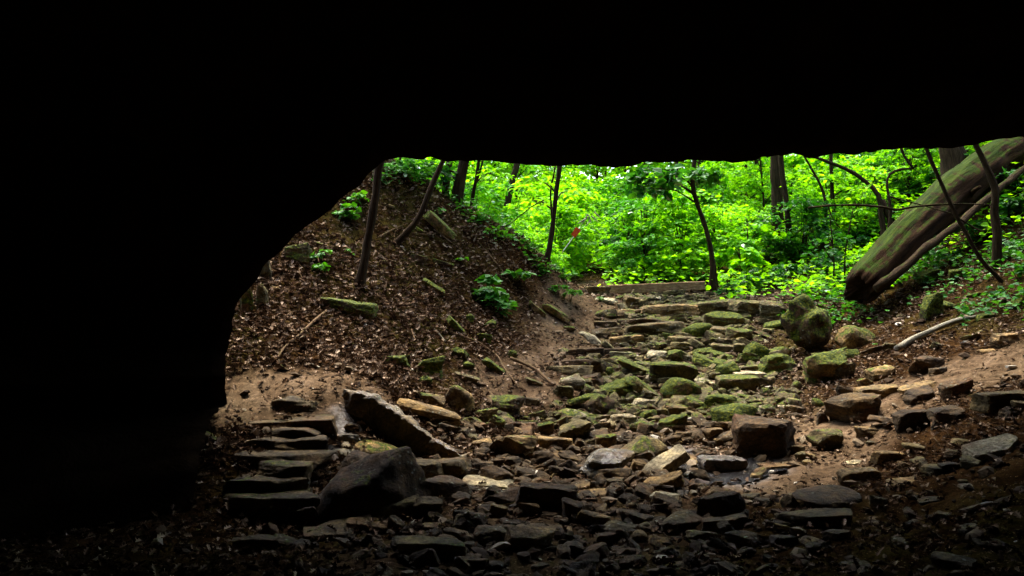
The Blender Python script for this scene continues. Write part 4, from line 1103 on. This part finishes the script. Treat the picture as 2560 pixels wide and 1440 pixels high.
# ---------------------------------------------------------------- trees
def crown_mesh(name, specs, mat, parent, seed, kind='oval', leafL=.12):
    r = np.random.default_rng(seed)
    Vs, Fs, b = [], [], 0
    for (c, rad, n) in specs:
        P, U, Nn = spray_pts(c, rad, n, r)
        v, f = leaves(P, U, Nn, leafL * r.uniform(.6, 1.3, n), kind)
        Vs.append(v); Fs.append(f + b); b += len(v)
    return mesh_obj(name, np.concatenate(Vs), np.concatenate(Fs), mat, parent, smooth=False)
def near_axis(path, c):
    path = np.array(path); d = np.abs(path[:, 2] - (c[2] - .25))
    return path[np.argmin(d)]
def build_tree(pxpath, Yd, wpx, label, sprays, seed, mat=M_leaf, kind='oval', leafL=.12, top=2.2, extra=None, bark=None, cat='tree', name='forest_tree', taper=.6, group=None):
    """pxpath from the base upwards in photo pixels"""
    pts = [W(px, py, Yd) for px, py in pxpath]
    base = pts[0].copy()
    g0 = gz(base[0], base[1])[0]
    base[2] = min(base[2], g0) - .12
    pts = [base] + pts
    dirv = pts[-1] - pts[-2]; dirv /= np.linalg.norm(dirv)
    dirv = dirv + [0, 0, .5]; dirv /= np.linalg.norm(dirv)
    if top: pts = pts + [pts[-1] + dirv * top * .5 , pts[-1] + dirv * top]
    o = empty(name, tuple(base), label, cat, group)
    loc = np.array(base)
    r0 = wpx * .5 * Yd / F
    paths = [[p - loc for p in pts]]; radii = [[r0 * 1.75, r0 * 1.05, r0 * .95, r0 * .9, r0 * taper]]
    specs = []
    r = np.random.default_rng(seed)
    dense = []
    for a, b in zip(pts[:-1], pts[1:]):
        for t in np.linspace(0, 1, 8, endpoint=False): dense.append(a + (b - a) * t)
    dense.append(pts[-1]); dense = np.array(dense)
    for s in sprays:
        if len(s) == 5:
            px, py, dY, rad, n = s
            c = W(px, py, Yd + dY)
        else:
            c, rad, n = s
        specs.append((np.array(c) - loc, rad, n))
        root = near_axis(dense, c)
        mid = (root + np.array(c)) / 2 + [0, 0, .12 * np.linalg.norm(np.array(c) - root)]
        paths.append([root - loc, mid - loc, np.array(c) - loc]); radii.append([min(r0 * .4, .02), .012, .005])
    if top:
        tp = pts[-1]
        for _ in range(9):
            c = tp + r.normal(0, .75, 3) + [0, 0, .5]
            specs.append((c - loc, r.uniform(.4, .7), 60))
            paths.append([tp - loc, (tp + c) / 2 - loc + [0, 0, .1], c - loc]); radii.append([.02, .012, .006])
    for e_path, e_r in (extra or []):
        paths.append([W(px, py, Yd + dy) - loc for px, py, dy in e_path]); radii.append(e_r)
    tube_obj('trunk', paths, radii, bark or M_bark, o, 12 if r0 > .08 else 8, .12, seed)
    if specs:
        crown_mesh('crown', specs, mat, o, seed + 1, kind, leafL)
    return o

build_tree([(898,708),(915,640),(930,540),(945,440),(955,398)], 11.6, 21, 'leaning dark trunk closest to the cave edge on the left bank', [], 1, top=3.5)
build_tree([(965,615),(1000,603),(1040,570),(1062,520),(1070,480),(1095,430),(1112,398)], 13.1, 15, 'trunk bent like a bow on the left bank', [], 2, top=3, extra=[([(980,605,0),(950,612,-.1),(925,625,-.2)],[.03,.012])])
build_tree([(1112,492),(1117,440),(1122,402)], 15.4, 17, 'slim straight trunk on the ridge left of the thicker dark one', [], 3, top=3)
build_tree([(1137,514),(1150,455),(1164,402)], 15.1, 27, 'thick dark trunk standing on the ridge of the left bank', [(1075,425,.2,.5,110),(1040,410,.1,.5,120)], 4, top=3, leafL=.13, mat=M_leafshade)
build_tree([(1178,522),(1185,470),(1198,402)], 15.4, 9, 'forked thin sapling right of the thick ridge trunk', [(1230,430,.3,.45,60)], 5, top=2, extra=[([(1186,468,0),(1200,430,0),(1208,402,0)],[.02,.015])])
build_tree([(1264,548),(1275,480),(1292,405)], 19.5, 16, 'pale brown trunk among bright leaves behind the ridge', [(1290,450,.2,.7,120)], 6, top=3)
build_tree([(1363,638),(1378,590),(1385,520),(1398,416)], 15.2, 12, 'slim dark sapling growing at the lower end of the ridge', [(1340,450,.3,.45,50),(1420,480,.6,.4,50),(1330,500,.4,.4,40)], 7, top=2.5, extra=[([(1380,560,.1),(1376,480,.1),(1388,416,.1)],[.018,.014]), ([(1262,570,0),(1300,540,0),(1330,515,0),(1360,500,.1)],[.006,.01])])
build_tree([(1787,722),(1780,660),(1768,580),(1745,510),(1726,455),(1735,405)], 16.6, 12, 'slender curving tree standing beside the right end of the timber beam',
    [(1640,420,-.3,.42,75),(1700,432,-.2,.45,80),(1600,445,-.1,.35,60),(1628,470,-.2,.28,40),(1760,425,0,.4,60),(1660,455,0,.3,40)], 8, top=2.0, leafL=.17, mat=M_leafshade, kind='broad', extra=[([(1795,720,.15),(1786,665,.15),(1778,610,.15)],[.03,.02])])
build_tree([(1945,650),(1945,560),(1941,470),(1940,392)], 20.0, 30, 'tall straight brown trunk, thickest upright tree of the right side', [(1900,520,.2,.8,140),(1990,560,-.3,.6,100)], 9, top=5)
build_tree([(1983,660),(1975,590),(1966,500),(1958,440),(1952,392)], 19.2, 15, 'thin dark trunk just right of the tall brown one', [(2010,500,-.5,.7,120),(1950,545,-.5,.55,100),(2040,560,-.5,.55,90),(1900,600,-.3,.5,80)], 10, top=3, mat=M_leafshade)
build_tree([(2088,592),(2084,500),(2080,440),(2076,384)], 20.0, 11, 'thin black upright trunk right of centre on the right bank', [(2130,470,.2,.7,120),(2060,440,.2,.6,100)], 11, top=3)
build_tree([(2065,492),(2040,440),(2008,388)], 19.0, 6, 'very thin sapling leaning left at the top right', [(2020,430,.2,.5,60)], 12, top=2)
build_tree([(2205,500),(2185,470),(2150,440),(2100,412),(2030,392)], 17.5, 11, 'long bare stem arching to the upper left over the right bank', [(2180,460,.2,.5,70)], 13, top=0, extra=[([(2205,500,0),(2225,540,0),(2240,600,.1)],[.05,.06])])
build_tree([(2400,440),(2388,400),(2380,360)], 17.6, 62, 'broad rough trunk at the top right behind the fallen trunk', [], 14, top=5, taper=.9)
build_tree([(2540,742),(2500,700),(2440,640),(2400,560),(2350,450),(2312,366)], 12.6, 11, 'long leaning sapling crossing in front of the huge mossy trunk', [], 15, top=2,
    extra=[([(2395,545,0),(2450,580,0),(2470,572,-.2)],[.012,.006]),([(2480,512,-.1),(2420,509,0),(2340,512,0),(2260,520,0),(2245,527,0),(2215,518,0),(2150,513,0),(2070,515,0),(2020,520,.1)],[.008,.02,.012]),([(2400,540,0),(2330,520,.1),(2220,490,.2)],[.006,.01]),([(2070,515,0),(2080,550,0),(2100,570,0)],[.01,.005])])
build_tree([(2490,462),(2465,420),(2442,368)], 13.4, 15, 'grey leaning trunk crossing the top of the huge mossy trunk', [], 16, top=3)
build_tree([(2225,490),(2213,460),(2220,430),(2250,420),(2285,422)], 16.8, 7, 'hook-shaped bare vine hanging at the upper right', [], 17, top=0, extra=[([(2285,422,0),(2262,395,0),(2250,365,0)],[.02,.03])])
build_tree([(2085,660),(2082,600),(2075,540)], 15.9, 4, 'thin wispy seedling stem on the right bank', [(2075,590,0,.35,70),(2060,625,0,.35,60)], 18, top=0, mat=M_leafshade)
build_tree([(2112,640),(2122,580),(2132,522)], 15.8, 4, 'thin bent stem just right of the wispy seedling', [], 19, top=0)
build_tree([(1700,540),(1695,480),(1690,415)], 24, 10, 'thin distant trunk showing through leaves above the beam', [(1720,480,.2,.8,120)], 20, top=3)
build_tree([(1880,700),(1873,640),(1868,590)], 18.5, 6, 'small sapling left of the tall brown trunk', [(1850,600,0,.5,110),(1900,580,.2,.45,90),(1870,560,.2,.5,90)], 21, top=0, kind='broad', leafL=.15)
build_tree([(1856,690),(1852,650),(1846,620)], 17.8, 5, 'low sapling with large leaves at the foot of the right bank', [(1840,625,0,.45,100),(1870,650,0,.35,70)], 22, top=0, kind='broad', leafL=.15)
build_tree([(1636,690),(1632,600),(1615,560),(1608,515)], 21.5, 6, 'thin stem rising behind the pale rock', [(1620,560,.2,.8,150),(1650,520,.3,.7,120)], 23, top=0)
# leafy bush at the top left corner of the opening
build_tree([(985,470),(990,430),(1000,400)], 14.4, 8, 'dark leafy bush at the top left corner of the cave opening', [(985,418,-.2,.32,110),(1010,430,-.1,.3,90),(1035,418,.1,.3,80),(970,440,-.2,.3,90),(1000,402,0,.3,90)], 24, top=.8, mat=M_leafshade, kind='lobed', leafL=.12, cat='bush', name='leafy_bush')

# red tag on its thin pole, and the pale dead branches above it
tg = empty('red_marker', tuple(W(1412,618,16.4)), 'small red rectangular marker on a thin pale leaning pole', 'marker')
loc = W(1412,618,16.4)
tube_obj('pole', [[W(1405,632,16.4) - loc, W(1432,595,16.4) - loc, W(1450,567,16.4) - loc]], [[.009, .008]], M_metal, tg, 6, 0)
ct = W(1439.5,581,16.36) - loc
ang = R(-34)
bmq = bmesh.new(); bmesh.ops.create_cube(bmq, size=1)
bmesh.ops.scale(bmq, vec=(.105, .012, .175), verts=bmq.verts)
bmesh.ops.bevel(bmq, geom=bmq.edges, offset=.003, segments=2, affect='EDGES')
bmesh.ops.rotate(bmq, cent=(0, 0, 0), matrix=Matrix.Rotation(R(36), 3, 'Y'), verts=bmq.verts)
bmesh.ops.translate(bmq, vec=ct, verts=bmq.verts)
me = bpy.data.meshes.new('panel'); bmq.to_mesh(me); bmq.free(); me.materials.append(M_red)
po = bpy.data.objects.new('panel', me); scene.collection.objects.link(po); po.parent = tg
Yb = 18.0
br = [[(1468,537),(1470,545),(1458,558),(1447,568)],[(1470,537),(1480,545),(1476,558),(1462,566)],[(1470,536),(1478,550),(1478,566)],[(1478,540),(1490,548),(1497,558)],[(1486,530),(1495,542),(1502,545)],[(1468,546),(1455,552),(1444,560)]]
o = tube_obj('dead_branch', [[W(a, b, Yb) for a, b in p] for p in br], [[.016, .012, .008]] * len(br), M_palewood, None, 6, .1)
tag(o, 'bleached tangle of bare drooping branches above the red marker', 'dead branch')
o = tube_obj('dead_branch', [[W(2035,612,19), W(2030,585,19), W(2022,565,19)], [W(2036,612,19), W(2034,590,19), W(2030,560,19)]], [[.03, .022, .006]] * 2, M_palewood, None, 6, .1)
tag(o, 'pale splintered stub standing behind the right bank ridge', 'dead branch')
o = rock_at('root_mass', W(2045, 618, 19.3), (.75, .5, .42), 'p', 5151, .5, .0, (0, -.2, 0), 3, rough=1.8)
tag(o, 'dark tangled root mass on the right bank skyline', 'root mass')
o = tube_obj('tree_root', [[W(1800,716,17.6), W(1850,690,18.2), W(1900,662,18.8), W(1935,645,19.4)]], [[.05, .11, .14]], M_barkmoss, None, 10, .3)
tag(o, 'thick dark root ridge leading down from the tall brown trunk', 'root')

# ---- plants
def plant(px, py, rad_px, n, label, seed, kind='broad', leafL=.09, mat=None, stems=5, hgt=1.0, name='leafy_plant', Yo=0, group=None):
    g = hit(px, py)
    s = g[1] / F
    r = np.random.default_rng(seed)
    o = empty(name, tuple(g), label, 'plant', group)
    specs, paths, radii = [], [], []
    for k in range(stems):
        a = r.uniform(0, 2 * math.pi)
        c = np.array([math.cos(a) * rad_px * s * r.uniform(.2, .9), math.sin(a) * rad_px * s * .6 * r.uniform(.2, .9), rad_px * s * hgt * r.uniform(.35, 1.3)])
        specs.append((c, rad_px * s * .55, max(4, n // stems)))
        paths.append([np.array([0, 0, -.03]), c * [.4, .4, .6], c]); radii.append([.006, .003])
    tube_obj('stem', paths, radii, M_bark, o, 5, 0)
    crown_mesh('foliage', specs, mat or M_herb, o, seed, kind, leafL)
    return o
PL = [(1215,760,48,95,'broad-leaved green plant, largest on the leafy bank','broad',.13,6),
 (1290,720,30,42,'smaller broad-leaved plant right of the largest one','broad',.11,4),
 (1255,800,34,60,'dark trailing plant under the largest leafy plant','oval',.10,5),
 (1155,668,14,12,'tiny seedling left of the largest leafy plant','broad',.07,2),
 (865,560,34,55,'green ground plant near the sloping cave edge','broad',.09,5),(895,520,26,32,'small plant above the one by the cave edge','broad',.09,4),
 (795,655,22,26,'low plant beside the short upright twig','broad',.07,4),(795,688,20,22,'low dark green plant below the cave-edge rocks','broad',.07,3),
 (880,640,14,10,'tiny plant left of the leaning dark trunk','broad',.06,2),(1105,545,16,14,'small plant below the ridge trunks','broad',.08,3),
 (1395,740,24,60,'bright low plant at the lower end of the ridge','oval',.07,4),(1425,755,20,50,'bright low plant beside the start of the earth path','oval',.07,4),
 (1365,690,26,60,'green plant growing under the slim ridge sapling','oval',.08,4),(1405,700,26,70,'leafy shoot beside the ridge sapling base','oval',.08,4),
 (1255,600,26,60,'plant on the crest of the left bank','oval',.08,4),(1200,560,20,36,'small plant on the crest below the forked sapling','oval',.08,3),
 (1320,640,26,60,'dark plant on the crest of the ridge','oval',.08,4),
 (1500,755,10,20,'tiny yellow-green tuft left of the timber beam','oval',.05,3),
 (1990,710,40,150,'dense dark green herbs above the rock stump','broad',.09,6),(1930,720,36,130,'green herbs along the left foot of the right bank','broad',.08,6),
 (1870,735,34,120,'low bright herbs beside the curving tree','broad',.08,6),(1820,745,26,90,'herbs spreading under the curving tree','broad',.07,5),
 (2060,690,40,90,'broad-leaved bush in front of the right bank','broad',.13,6),(2100,690,30,60,'drooping plant right of the broad-leaved bush','broad',.11,5),
 (2030,650,36,120,'dark herbs below the root mass','broad',.09,6),(2130,640,40,110,'shaded bush left of the huge mossy trunk','broad',.11,6),(2170,600,40,110,'shaded leafy bush beside the middle of the mossy trunk','broad',.12,6),
 (2220,560,40,110,'leafy bush behind the mossy trunk','broad',.12,6),(2280,500,40,120,'high leafy bush behind the mossy trunk','broad',.12,6),(2330,470,36,100,'highest bush left of the broad rough trunk','broad',.12,6),
 (2340,670,34,60,'ferny dark plant on the slope below the slim fallen trunk','oval',.10,5),(2390,640,34,60,'dark plant beside the long leaning sapling','oval',.10,5),(2310,720,24,36,'small plant above the dark mossy knob','oval',.08,4),
 (2450,610,42,110,'dark leafy plant right of the leaning sapling','oval',.11,6),(2520,560,46,140,'large dark fern-like bush at the right edge','oval',.12,7),(2540,480,46,150,'dark bush high at the right edge','oval',.12,7),
 (2500,650,34,80,'shaded plant on the slope at the right edge','oval',.10,5),(2490,745,20,26,'small bright plant near the leaning sapling base','broad',.07,3),(2545,700,30,50,'dark plant above the leaning sapling base','oval',.09,4),
 (2480,430,44,120,'dark leaves at the top right corner behind the grey trunk','oval',.12,6),(2540,420,44,120,'dark bush in the top right corner','oval',.12,6),
 (2175,735,30,60,'dark leafy plant in front of the butt of the mossy trunk','broad',.10,6),(2260,700,30,60,'shaded plant overlapping the underside of the mossy trunk','oval',.10,6),(2330,645,34,70,'shaded plant overlapping the slim fallen trunk','oval',.10,6),
 (2440,540,36,90,'leafy shoots crossing the upper half of the slim fallen trunk','oval',.11,7),
 (2095,790,12,14,'tiny bright sprig right of the rock stump','broad',.05,2),(1992,775,10,14,'tiny yellow sprig on the left of the rock stump','broad',.05,2),
 (2100,930,8,8,'tiny star-shaped seedling in front of the yellow-topped block','oval',.05,2),
 ]
for i, (px, py, rp, n, lb, kd, ll, stn) in enumerate(PL):
    plant(px, py, rp * 1.1, int(n * 1.6), lb, 400 + i, kd, ll, M_herb if i < 18 else M_leafshade, stn)  # right-bank plants get their shade through the darker leaf colour

# ---------------------------------------------------------------- woodland beyond the steps
protos = []
def proto_tree(seed, kind):
    r = np.random.default_rng(seed)
    specs, paths, radii = [], [], []
    if kind == 'shrub':
        H, r0 = 1.7, .022
        for _ in range(26):
            h = r.uniform(.15, 1.0) * H; rr = r.uniform(.1, .75) * (1.1 - .3 * h / H); a = r.uniform(0, 6.28)
            c = np.array([math.cos(a) * rr, math.sin(a) * rr, h]); rad = r.uniform(.22, .45)
            specs.append((c, rad, int(190 * rad))); paths.append([np.array([0, 0, h * .3]), c * [.5, .5, .85], c]); radii.append([.008, .003])
        paths.append([[0, 0, -.2], [.03, 0, .6], [0, .05, 1.3]]); radii.append([r0, .008])
    elif kind == 'under':
        H, r0 = 5.5, .045
        ben = r.normal(0, .25, 2)
        for _ in range(46):
            h = r.uniform(.9, 1) if r.uniform() < .1 else r.uniform(.16, 1.0); h *= H
            rr = r.uniform(.3, 1.7) * (1.1 - .45 * h / H); a = r.uniform(0, 6.28)
            c = np.array([math.cos(a) * rr + ben[0] * h / H, math.sin(a) * rr + ben[1] * h / H, h]); rad = r.uniform(.35, .75)
            specs.append((c, rad, int(105 * rad))); paths.append([np.array([ben[0] * h / H * .6, ben[1] * h / H * .6, max(.3, h - rr * .45)]), (c * [.5, .5, 1] + [0, 0, -.05]), c]); radii.append([.013, .004])
        paths.append([[0, 0, -.3], [ben[0] * .3, ben[1] * .2, 1.8], [ben[0], ben[1], 3.6], [ben[0], ben[1], H]]); radii.append([r0, r0 * .8, r0 * .5, .012])
    else:
        H, r0 = 10.5, .13
        for _ in range(60):
            h = r.uniform(.30, 1.0) * H
            rr = r.uniform(.4, 2.6) * (1.15 - .5 * abs(h / H - .6)); a = r.uniform(0, 6.28)
            c = np.array([math.cos(a) * rr, math.sin(a) * rr, h]); rad = r.uniform(.5, 1.0)
            specs.append((c, rad, int(75 * rad))); paths.append([np.array([0, 0, max(.5, h - rr * .5)]), (c * [.5, .5, 1]), c]); radii.append([.03, .008])
        paths.append([[0, 0, -.4], [.05, 0, 3], [.1, .1, 6.5], [.1, .1, H]]); radii.append([r0, r0 * .85, r0 * .6, .02])
    e = empty({'shrub': 'woodland_shrub', 'under': 'young_tree', 'tall': 'woodland_tree'}[kind], (0, 0, -50), '', 'tree')
    tube_obj('trunk', paths, radii, M_bark, e, 6, .08, seed)
    crown_mesh('crown', specs, M_leaf, e, seed + 5, 'broad' if seed % 2 else 'oval', {'shrub': .10, 'under': .135, 'tall': .17}[kind])
    return e
def dup(root, loc, rz, sc, label, cat, group, mat_over=None):
    c = root.copy(); scene.collection.objects.link(c)
    dark = mat_over is not None
    c.location = loc; c.rotation_euler = (0, 0, rz); c.scale = (sc,) * 3
    c['label'] = label; c['category'] = cat; c['group'] = group
    for ch in root.children:
        d = ch.copy(); scene.collection.objects.link(d); d.parent = c
        if dark and d.name.startswith('crown'):
            d.material_slots[0].link = 'OBJECT'; d.material_slots[0].material = mat_over
    return c
PT = {k: [proto_tree(s + j, k) for j in range(n)] for k, s, n in (('shrub', 60, 4), ('under', 70, 5), ('tall', 80, 3))}
LAB = {'shrub': ('bright green shrub growing low in the woodland beyond the steps', 'shrub', 'low shrubs of the woodland beyond the steps'),
       'under': ('slender young tree with layered bright leaves in the woodland beyond', 'tree', 'young trees of the woodland beyond the steps'),
       'tall': ('tall leafy tree in the distant part of the woodland', 'tree', 'tall trees of the distant woodland')}
used = {k: [False] * len(v) for k, v in PT.items()}
r_ = np.random.default_rng(2024)
placed = []
bgtrees = []
def place(kind, X, Y, sc=1.0):
    j = r_.integers(0, len(PT[kind]))
    root = PT[kind][j]
    z = gz(X, Y)[0]
    lb, ct_, gp = LAB[kind]
    rz = r_.uniform(0, 6.28); sc *= r_.uniform(.8, 1.2)
    if not used[kind][j]:
        used[kind][j] = True
        root.location = (X, Y, z); root.rotation_euler = (0, 0, rz); root.scale = (sc,) * 3
        root['label'] = lb; root['category'] = ct_; root['group'] = gp; newo = root
    else:
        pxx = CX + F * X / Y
        pd = sstep(1950, 2250, pxx) * .85 if Y < 30 else .35 * sstep(2000, 2300, pxx)  # darker leaf copy likelier to the right, as painted shade
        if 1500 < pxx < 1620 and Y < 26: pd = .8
        newo = dup(root, (X, Y, z), rz, sc, lb, ct_, gp, M_leafmidshade if r_.uniform() < max(pd, .12) else None)
    placed.append((X, Y))
    bgtrees.append((kind, newo, X, Y, z))
def fill(kind, n, Y0, Y1, p0, p1, mind, sc=1.0, avoid=True):
    k = tries = 0
    while k < n and tries < n * 40:
        tries += 1
        Y = r_.uniform(Y0, Y1); px = r_.uniform(p0, p1); X = (px - CX) / F * Y
        if any(math.hypot(X - a, Y - b) < mind for a, b in placed): continue
        if avoid and polydist(np.array([X]), np.array([Y]), [(1.4, 16.5), (1.7, 19.5), (1.9, 21)])[0] < .6: continue
        place(kind, X, Y, sc); k += 1
fill('shrub', 26, 18.4, 23, 1180, 2300, .75)
for X_, Y_, s_ in ((.35, 17.2, .55), (.75, 18.0, .6), (.95, 19.3, .7), (.2, 18.3, .8), (2.5, 18.2, .3), (3.1, 18.6, .35), (3.6, 18.0, .3)): place('shrub', X_, Y_, s_)
fill('shrub', 30, 23, 30, 1050, 2500, 1.1, 1.3)
fill('under', 18, 19.5, 24, 1050, 2450, 1.2, .8)
fill('under', 30, 24, 33, 980, 2650, 1.5)
fill('tall', 11, 31, 43, 950, 2700, 2.4)
fill('under', 24, 32, 44, 950, 2700, 1.7, 1.2)
for k, v in used.items():
    for j, u in enumerate(v):
        if not u: place(k, r_.uniform(0, 6), 36)

ANC = [(1137, 'thick ridge trunk'), (1180, 'forked sapling'), (1268, 'pale brown trunk'), (1370, 'slim ridge sapling'), (1437, 'red marker'), (1560, 'left half of the beam'), (1627, 'pale rock by the beam'), (1700, 'right half of the beam'), (1785, 'curving tree'), (1870, 'small sapling'), (1945, 'tall brown trunk'), (1975, 'thin dark trunk'), (2050, 'root mass'), (2088, 'black upright trunk'), (2215, 'hooked vine'), (2390, 'broad rough trunk'), (2500, 'grey leaning trunk')]
WORD = {'shrub': 'low bright shrub', 'under': 'slender layered young tree', 'tall': 'tall leafy tree'}
taken = set()
for kind, ob_, X, Y, z in sorted(bgtrees, key=lambda q: q[3]):
    px = CX + F * X / Y
    rowd = 'near' if Y < 22 else ('middle-distance' if Y < 29 else 'far')
    for ax_, nm_ in sorted(ANC, key=lambda q: abs(q[0] - px))[:4]:
        rel = 'behind' if abs(px - ax_) < 22 else ('beyond and right of' if px > ax_ else 'beyond and left of')
        lb = f'{rowd} {WORD[kind]} {rel} the {nm_}'
        if lb not in taken: break
    taken.add(lb); ob_['label'] = lb
# ground cover on the far floor and the far wooded hillside: stuff
x, y = scatter_xy(62000, -6, 15, 13.2, 30)
P2 = np.stack([x, y, x * 0], 1)
dp = polydist(x, y, [(1.3, 16.0), (1.6, 18.5), (1.9, 21)])
de = sstep(.25, .6, dp + .2 * fbm(P2, 1.5, 2, 14)) * sstep(-.45, .05, fbm(P2, .7, 3, 15) + .1) * np.maximum(sstep(16.8, 18.5, y), .9 * sstep(3.3, 4.1, x) * sstep(14.6, 15.4, y + .2 * (x - 4)) * (1 - .9 * path_mask(x, y)))
keep = rng.uniform(0, 1, len(x)) < de
x, y = x[keep], y[keep]; n_ = len(x)
Pg = np.stack([x, y, gz(x, y) + rng.uniform(.03, .35, n_)], 1)
U = rng.normal(0, 1, (n_, 3)); U[:, 2] *= .2
Nn = np.array([0, 0, 1.0]) + rng.normal(0, .35, (n_, 3))
V1, F1 = leaves(Pg, U, Nn, rng.uniform(.06, .14, n_), 'broad')
o = mesh_obj('undergrowth', V1, F1, M_leaf, smooth=False)
tag(o, kind='stuff'); o['label'] = 'low green undergrowth carpeting the woodland floor'; o['category'] = 'undergrowth'
x, y = scatter_xy(60000, -5, 12, 9.5, 17.5)
P2 = np.stack([x, y, x * 0], 1)
cl = sstep(.12, .35, fbm(P2, 1.3, 3, 215))
rightb = np.maximum(sstep(3.9, 5.0, x - .25 * (14 - y)) * cl, .8 * sstep(4.6, 5.4, x) * sstep(12.6, 13.4, y) * sstep(-.15, .1, fbm(P2, 1.3, 3, 215)))
crest = sstep(-.05, .2, fbm(P2, 1.3, 3, 215)) * sstep(14.0, 14.8, y) * (x < 1.4)
keep = rng.uniform(0, 1, len(x)) < np.maximum(rightb * .5, crest * .5) * (1 - np.clip(path_mask(x, y) * 1.5, 0, 1))
x, y = x[keep], y[keep]; n_ = len(x)
Pg = np.stack([x, y, gz(x, y) + rng.uniform(.03, .22, n_)], 1)
U = rng.normal(0, 1, (n_, 3)); U[:, 2] *= .2
V1, F1 = leaves(Pg, U, np.array([0, 0, 1.0]) + rng.normal(0, .35, (n_, 3)), rng.uniform(.05, .10, n_), 'broad')
o = mesh_obj('bank_herbs', V1, F1, M_leafshade, smooth=False)
tag(o, kind='stuff'); o['label'] = 'dark green ground herbs growing in patches on the banks'; o['category'] = 'herbs'
nsp = 1500
Vs, Fs, b = [], [], 0
for _ in range(nsp):
    Y = rng.uniform(42, 62); X = rng.uniform(-.22, .68) * Y
    zb = gz(X, Y)[0]
    c = (X, Y, zb + rng.uniform(0, 11 if X / Y < .34 else 7))
    P, U, Nn = spray_pts(c, rng.uniform(.9, 1.8), 26, rng)
    v, f = leaves(P, U, Nn, rng.uniform(.22, .42, 26), 'broad')
    Vs.append(v); Fs.append(f + b); b += len(v)
o = mesh_obj('far_woodland', np.concatenate(Vs), np.concatenate(Fs), M_leaf, smooth=False)
tag(o, kind='stuff'); o['label'] = 'mass of green foliage on the far wooded hillside'; o['category'] = 'woodland'
